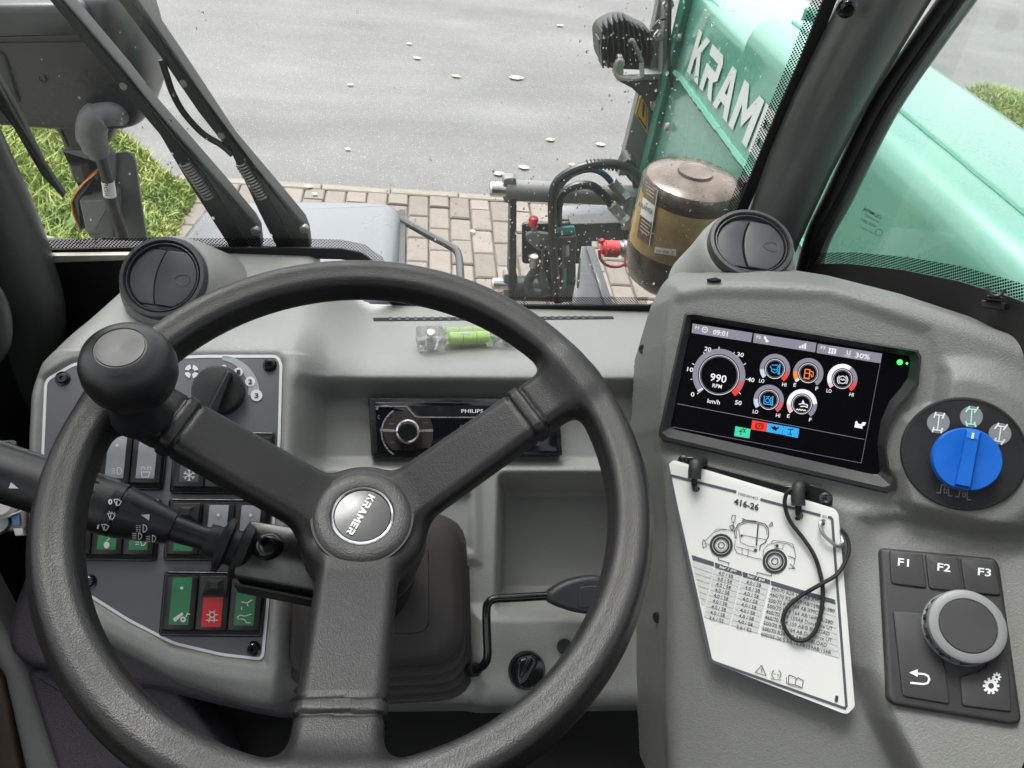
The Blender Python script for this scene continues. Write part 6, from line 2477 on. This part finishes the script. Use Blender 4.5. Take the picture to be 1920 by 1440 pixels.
md = CP.mp(.0012)
me_ = CP.mp(.0015)
bd = MB()
fr = [Z4(*p) for p in ((500, 228), (158, 142), (166, 200), (368, 1098), (382, 1110), (1064, 1352), (1072, 1340), (998, 372), (990, 362), (976, 358))]
bd.line(mc, fr, 5)
bd.line(mc, [Z4(625, 267), Z4(938, 350)], 5)
for q in ([(268, 555), (383, 592), (385, 615), (274, 582)], [(388, 594), (527, 640), (530, 664), (391, 622)], [(531, 642), (675, 685), (675, 708), (535, 668)], [(679, 688), (1013, 788), (1016, 812), (682, 712)]):
    bd.poly(mc, [Z4(*p) for p in q])
bd.build('printed_border', 'ink_blue', cs_, smooth=False, kind='stuff')
sh = MB()
for i in range(9):
    y0 = 590 + i * 30
    for a, b, s0 in ((272 + i * 7, 380 - i * 6.5, 0), (386 - i * 6, 522 - i * 6.5, 40), (530 - i * 6.5, 668 - i * 6.5, 84), (684 - i * 6.5, 1020 + i * 2.4, 128)):
        if b - a < 15:
            continue
        yl = lambda x: y0 + (x - 270) * .305 - (0)
        sh.poly(mc, [Z4(a, yl(a)), Z4(b, yl(b)), Z4(b - 6, yl(b) + 26), Z4(a + (6 if s0 == 0 else -6), yl(a) + 26)])
sh.build('printed_rows', 'ink_grey', cs_, smooth=False, kind='stuff')
tb = MB()
sl_v = np.array([1, .265])
upc = np.array([.16, -1.0])


def ct(s, x, y, w, h, bold=.0, m=md, b=None):
    (b or tb).text(m, s, Z4(x, y), tuple(sl_v * w / 2.769), tuple(upc * h / 2.769), bold)


for i in range(9):
    s = '4,0 / 58' if i < 8 else '3,6 / 52'
    ct(s, 407 - i * 6.1, 657 + i * 29, 74, 20)
    ct(s, 551 - i * 6.3, 703 + i * 29.2, 76, 20)
rows = ['460/70 R24 159 A8 XMCL', '460/70 R24 159 A8/159B A-580', '500/70 R24 164 A8 XMCL', '500/70 R24 164 A8/164B A-580', '460/70 R24 159A8 Duraforce UT', '460/70 R24 159 A8/B BIBLOAD', '500/70 R24 164 A8 Duraforce UT', '500/70 R24 164 A8/B BIBLOAD', '600/55-26.5 I-3 16 PR159A8/156B']
wds = [275, 335, 268, 338, 345, 335, 355, 335, 362]
for i, (s, w) in enumerate(zip(rows, wds)):
    ct(s, 680 - i * 6.6, 738 + i * 29.6, w, 20)
ct('416-26', 486, 291, 128, 32, .03)
ct('1000389452', 510, 243, 102, 14)
ct('03', 946, 360, 22, 14)
ct('1', 1010, 1315, 16, 32, .02)
tb.build('card_lettering', 'ink', cs_, smooth=False, kind='stuff')
tb2 = MB()
ct('bar / psi', 413, 622, 86, 16, .02, md, tb2)
ct('bar / psi', 558, 669, 88, 16, .02, md, tb2)
tb2.build('header_lettering', 'card_white', cs_, smooth=False, kind='stuff')
# machine drawing
dr = MB()
drw = MB()
for (x, y), R1 in (((422, 505), 60), ((700, 588), 64)):
    c = Z4(x, y)
    k = 1 / 2.769
    dr.arc(md, c, R1 * k * .56, R1 * k, 0, 360, 36)
    drw.arc(me_, c, R1 * k * .74, R1 * k * .77, 0, 360, 36)
    dr.arc(md, c, R1 * k * .22, R1 * k * .30, 0, 360, 20)
    dr.arc(md, c, R1 * k * .46, R1 * k * .49, 0, 360, 24)
drw.build('drawing_highlights', 'card_white', cs_, smooth=False, kind='stuff')
ln = lambda pts, w=.9: dr.line(md, [Z4(*p) for p in pts], w)
ln([(496, 470), (490, 430), (510, 395), (550, 378), (610, 384), (650, 395), (665, 415), (668, 455), (650, 490), (625, 505), (620, 530)], 1.6)
ln([(502, 470), (500, 430), (516, 402), (552, 387), (608, 392), (645, 404), (656, 420), (658, 452)])
ln([(512, 420), (522, 488), (560, 508), (608, 516)])
ln([(614, 392), (604, 505)], 2.6)
ln([(522, 450), (655, 476)])
ln([(340, 480), (355, 465), (380, 440), (430, 420), (490, 432)])
ln([(385, 432), (400, 420), (450, 425)])
ln([(328, 475), (335, 478), (345, 510), (328, 518), (325, 490), (328, 475)], 1.2)
ln([(345, 495), (365, 505)])
ln([(495, 480), (490, 520), (505, 545), (590, 570), (632, 578)])
ln([(530, 515), (530, 550)])
ln([(562, 522), (560, 560)])
ln([(500, 512), (595, 538)])
ln([(640, 560), (640, 530), (665, 500), (720, 490), (775, 500), (800, 520), (808, 560), (800, 600), (790, 628)])
ln([(680, 495), (690, 480), (760, 488), (795, 500), (800, 520)])
ln([(700, 500), (700, 520), (740, 525), (745, 500)])
ln([(770, 560), (805, 575)], 1.4)
ln([(778, 600), (805, 625), (770, 625)], 1.2)
ln([(475, 360), (482, 348), (495, 350), (492, 385), (478, 385), (475, 360)], 1.1)
ln([(485, 385), (482, 432)], 1.2)
ln([(465, 405), (478, 400), (490, 410), (475, 425), (465, 405)], 1.3)
ln([(668, 405), (685, 385), (690, 400), (672, 410)], 1.2)
ln([(530, 380), (540, 372), (605, 380)], 1.2)
ln([(530, 365), (545, 372)], 1.6)
dr.disc(md, Z4(528, 455), 2.2)
dr.disc(md, Z4(712, 508), 3)
dr.disc(md, Z4(600, 530), 3)
ln([(408, 568), (406, 580), (462, 597), (460, 610)], 1.3)
ln([(684, 652), (682, 664), (608, 646), (606, 658)], 1.3)
# hazard, pressure and manual symbols
ln([(632, 1128), (655, 1182), (598, 1165)], 1.2)
dr.line(md, [Z4(632, 1128), Z4(598, 1165)], 1.2)
tbx = (628, 1164)
dr.text(md, '!', Z4(*tbx), (2.0, .4), (1.0, -8), .02)
pcx = Z4(708, 1175)
dr.arc(md, pcx, 8, 9.2, 120, 240)
dr.arc(md, pcx, 8, 9.2, -60, 60)
ln([(695, 1172), (705, 1175)], 1.2)
ln([(712, 1177), (724, 1180)], 1.2)
ln([(680, 1195), (684, 1200), (735, 1205)], 1)
ln([(770, 1185), (775, 1178), (805, 1190), (812, 1200), (820, 1192), (848, 1208), (842, 1245), (812, 1232), (770, 1222), (772, 1185)], 1.2)
ln([(760, 1188), (760, 1222), (805, 1240), (838, 1246)], 1)
ln([(810, 1200), (806, 1230)], 1)
dr.build('machine_drawing', 'ink', cs_, smooth=False, kind='stuff')
for (x, y) in (Z4(296, 212), Z4(819, 365), Z4(945, 392)):
    MB().disc(me_, (x, y), 5.5, 16, 4).build('punched_hole', 'seal', cs_, smooth=False)

# hooks, cord and key ring
for nm_, pts in (('hook', [(1318, 866), (1306, 868), (1303, 878), (1302, 898)]), ('hook', [(1509, 914), (1500, 910), (1496, 925), (1497, 948)])):
    p3 = [CP.hit(x, y, h) for (x, y), h in zip(pts, (-.004, .006, .009, .009))]
    hk = MB().tube(catmull(p3, 6), [.0042] * 8 + [.0050] * 11, 14).build('hook_sleeve', 'rubber', hold)
    e0 = p3[-1]
    x, y = pts[-1]
    MB().tube(catmull([e0, CP.hit(x, y + 10, .0075), CP.hit(x + 1, y + 18, .003), CP.hit(x + 4, y + 19, -.001)], 5), .0024, 10).build('hook_wire', 'black', hold)
cord_px = [(1497, 915, .009), (1482, 918, .010), (1473, 930, .008), (1472, 950, .006), (1482, 978, .0045), (1505, 1008, .0040), (1526, 1040, .0038), (1538, 1075, .0036), (1543, 1110, .0036), (1538, 1155, .0038), (1527, 1185, .0040), (1507, 1201, .0040), (1486, 1197, .0040), (1471, 1177, .0040), (1469, 1155, .0040), (1480, 1135, .0040), (1505, 1115, .0040), (1538, 1096, .0072), (1568, 1078, .0045), (1584, 1055, .002), (1592, 1030, .000), (1587, 1005, -.001), (1577, 993, .0)]
MB().tube(catmull([CP.hit(*p) for p in cord_px], 6), .0015, 8).build('elastic_cord', 'cord', label='thin black cord looped across the white cards', cat='cord')
kr_ = [(1541, 978, .003), (1538, 988, .005), (1546, 1004, .006), (1558, 1016, .005), (1570, 1024, .003), (1580, 1018, -.001), (1576, 1002, -.004), (1566, 988, -.005), (1552, 975, -.005)]
pp_ = catmull([CP.hit(*p) for p in kr_], 5, True)
MB().tube(pp_ + pp_[:1], .0013, 8, False).build('split_ring', 'steel', label='steel split ring through the corner of the cards', cat='ring')

# ------------------------------------------------------------------ lower dashboard controls
tl_ = thing('tilt_lever', D.hit(900, 1250), 'bent black column lever with flat paddle handle below the wheel', 'lever')
rod = [D.hit(x, y, h) for x, y, h in ((884, 1256, .030), (897, 1254, .040), (909, 1244, .048), (914, 1228, .052), (913, 1190, .054), (912, 1150, .056), (915, 1132, .056), (928, 1123, .056), (960, 1121, .056), (1032, 1117, .056))]
MB().tube(catmull(rod, 5), .0038, 12).build('rod', 'black_gloss', tl_)
MB().lathe(D.hit(886, 1256, .030), rod[1] - rod[0], [(.006, -.004), (.006, .006)], 12).build('rod_boss', 'rubber', tl_)
PL_ = Pl(D.hit(1075, 1115, .056), 52, 0)
hdl = catmull([(x, y) for x, y in ((1026, 1118), (1034, 1106), (1062, 1090), (1095, 1081), (1125, 1080), (1150, 1095), (1158, 1118), (1148, 1140), (1118, 1152), (1085, 1150), (1050, 1140), (1030, 1130))], 4, True)
MB().pxprism(PL_, [tuple(p) for p in hdl], -.007, .007, .005, 0, 4).build('paddle', 'vent', tl_, ang=50)
MB().pxprism(PL_, rpoly([(1085, 1100), (1150, 1096), (1150, 1140), (1082, 1140)], 10), .0066, .0078, .001).build('thumb_pad', 'vent', tl_)

kc = (987., 1256.)
lk_ = thing('rotary_switch', D.hit(*kc, .03), 'small black rotary switch low on the dashboard', 'switch')
o = D.hit(*kc, .029)
r1 = 33 * D.mpp(*kc)
MB().lathe(o, D.n, [(r1 * 1.02, 0), (r1 * 1.02, .003), (r1 * .92, .0055), (r1 * .86, .005), (.001, .005)], 32).build('base', 'black_gloss', lk_)
KD = Pl(o, 52, 0)
MB().pxprism(KD, [(972, 1236), (1000, 1228), (1012, 1240), (990, 1282), (974, 1290), (968, 1270)], .004, .014, .003, .004).build('wing', 'black_gloss', lk_)
MB().pxprism(KD, [(988, 1234), (998, 1236), (980, 1272), (974, 1268)], .013, .017, .0015).build('pointer', 'black_gloss', lk_)
MB().lathe(D.hit(1058, 1212, .031), D.n, [(.007, 0), (.007, .003), (.004, .004), (.001, .004)], 14).build('blanking_plug', 'black', label='small black plug on the lower dashboard beside the wheel rim', cat='plug')

# ------------------------------------------------------------------ lower left trim
lt_ = thing('side_trim', D.hit(60, 1300, -.06), 'dark purple grey plastic trim below and left of the switch panel', 'trim')
LT = Pl(D.p - D.n * .010, 52, 0)
MB().pxprism(LT, [(8, 1190), (18, 1140), (44, 1072), (70, 1040), (130, 1060), (300, 1200), (640, 1310), (640, 1352), (520, 1352), (420, 1330), (300, 1300), (190, 1288), (44, 1252), (12, 1222)], -.09, 0, .012, .012, 4).build('upper_trim', 'purple_plastic', lt_)
LT2 = Pl(D.p - D.n * .035, 52, 0)
MB().pxprism(LT2, [(46, 1256), (150, 1240), (330, 1290), (420, 1400), (480, 1520), (130, 1520)], -.12, 0, .006, .01).build('lower_trim', 'purple_plastic', lt_)
LT3 = Pl(D.p - D.n * .06, 52, 0)
si = thing('door_sill', LT3.hit(40, 1440), 'grey door sill strip at the lower left corner', 'sill')
MB().pxprism(LT3, [(-90, 1000), (20, 1210), (52, 1270), (140, 1520), (60, 1520), (4, 1270), (-90, 1120)], -.05, 0, .008).build('sill_plate', 'sill_grey', si)
MB().pxprism(Pl(D.p - D.n * .07, 52, 0), [(-90, 1080), (4, 1268), (38, 1440), (50, 1520), (10, 1520), (-90, 1240)], -.05, 0, .006).build('brown_seal', 'trim_wood', si)

# connector bracket behind the stalk
cn = thing('wiring_bracket', D.hit(20, 1000, .0), 'pale metal bracket with blue and white connectors at the left edge', 'bracket')
CN = Pl(D.hit(20, 970, .035), 52, 10)
MB().pxprism(CN, [(-60, 930), (28, 938), (48, 952), (48, 994), (-60, 1000)], -.02, 0, .003, .004).build('bracket_plate', 'beige_metal', cn)
MB().lathe(CN.hit(8, 948), CN.n, [(.012, 0), (.012, .006), (.008, .010), (.001, .0105)], 20).build('round_plug', 'connector_white', cn)
MB().lathe(CN.hit(-2, 980), CN.n, [(.010, 0), (.009, .007), (.001, .008)], 16).build('bolt_head', 'steel', cn)
MB().pxprism(CN, [(20, 967), (36, 964), (38, 985), (22, 986)], 0, .004, .001).build('blue_plug', 'connector_blue', cn)
MB().pxprism(CN, [(24, 990), (42, 990), (44, 1004), (28, 1005)], -.006, .003, .001).build('white_plug', 'connector_white', cn)
MB().tube(catmull([CN.hit(x, y, .007) for x, y in ((4, 971), (20, 966), (40, 958), (48, 952))], 4), .0008, 6).build('thin_wire', 'connector_white', cn)
tbk = thing('metal_tab', D.hit(10, 845, .03), 'small metal tab with hole above the stalk end', 'tab')
TB = Pl(D.hit(10, 840, .03), 52, 10)
MB().pxprism(TB, [(-60, 828), (26, 825), (32, 829), (24, 848), (12, 870), (-60, 880)], -.002, 0, .0005, .002).build('plate', 'machine_grey', tbk)
MB().lathe(TB.hit(16, 833), TB.n, [(.0018, -.0005), (.0018, .0006)], 12).build('hole', 'seal', tbk)

# footwell
ft = thing('brake_pedal', (-.02, .40, CAMZ - 1.34), 'dim brake pedal arm in the dark footwell', 'pedal')
MB().tube([D.hit(535, 1350, -.12), D.hit(545, 1480, -.25)], .010, 8, flat=.5).build('arm', 'machine_dark', ft)
MB().box(D.hit(548, 1490, -.27), [V3(1, 0, 0), V3(0, .5, .87), V3(0, -.87, .5)], (.045, .03, .006), .004).build('pad', 'rubber', ft)
MB().box((.02, .50, CAMZ - .79), X3, (.33, .20, .012), .004).build('dash_underside', 'black_matt', da)
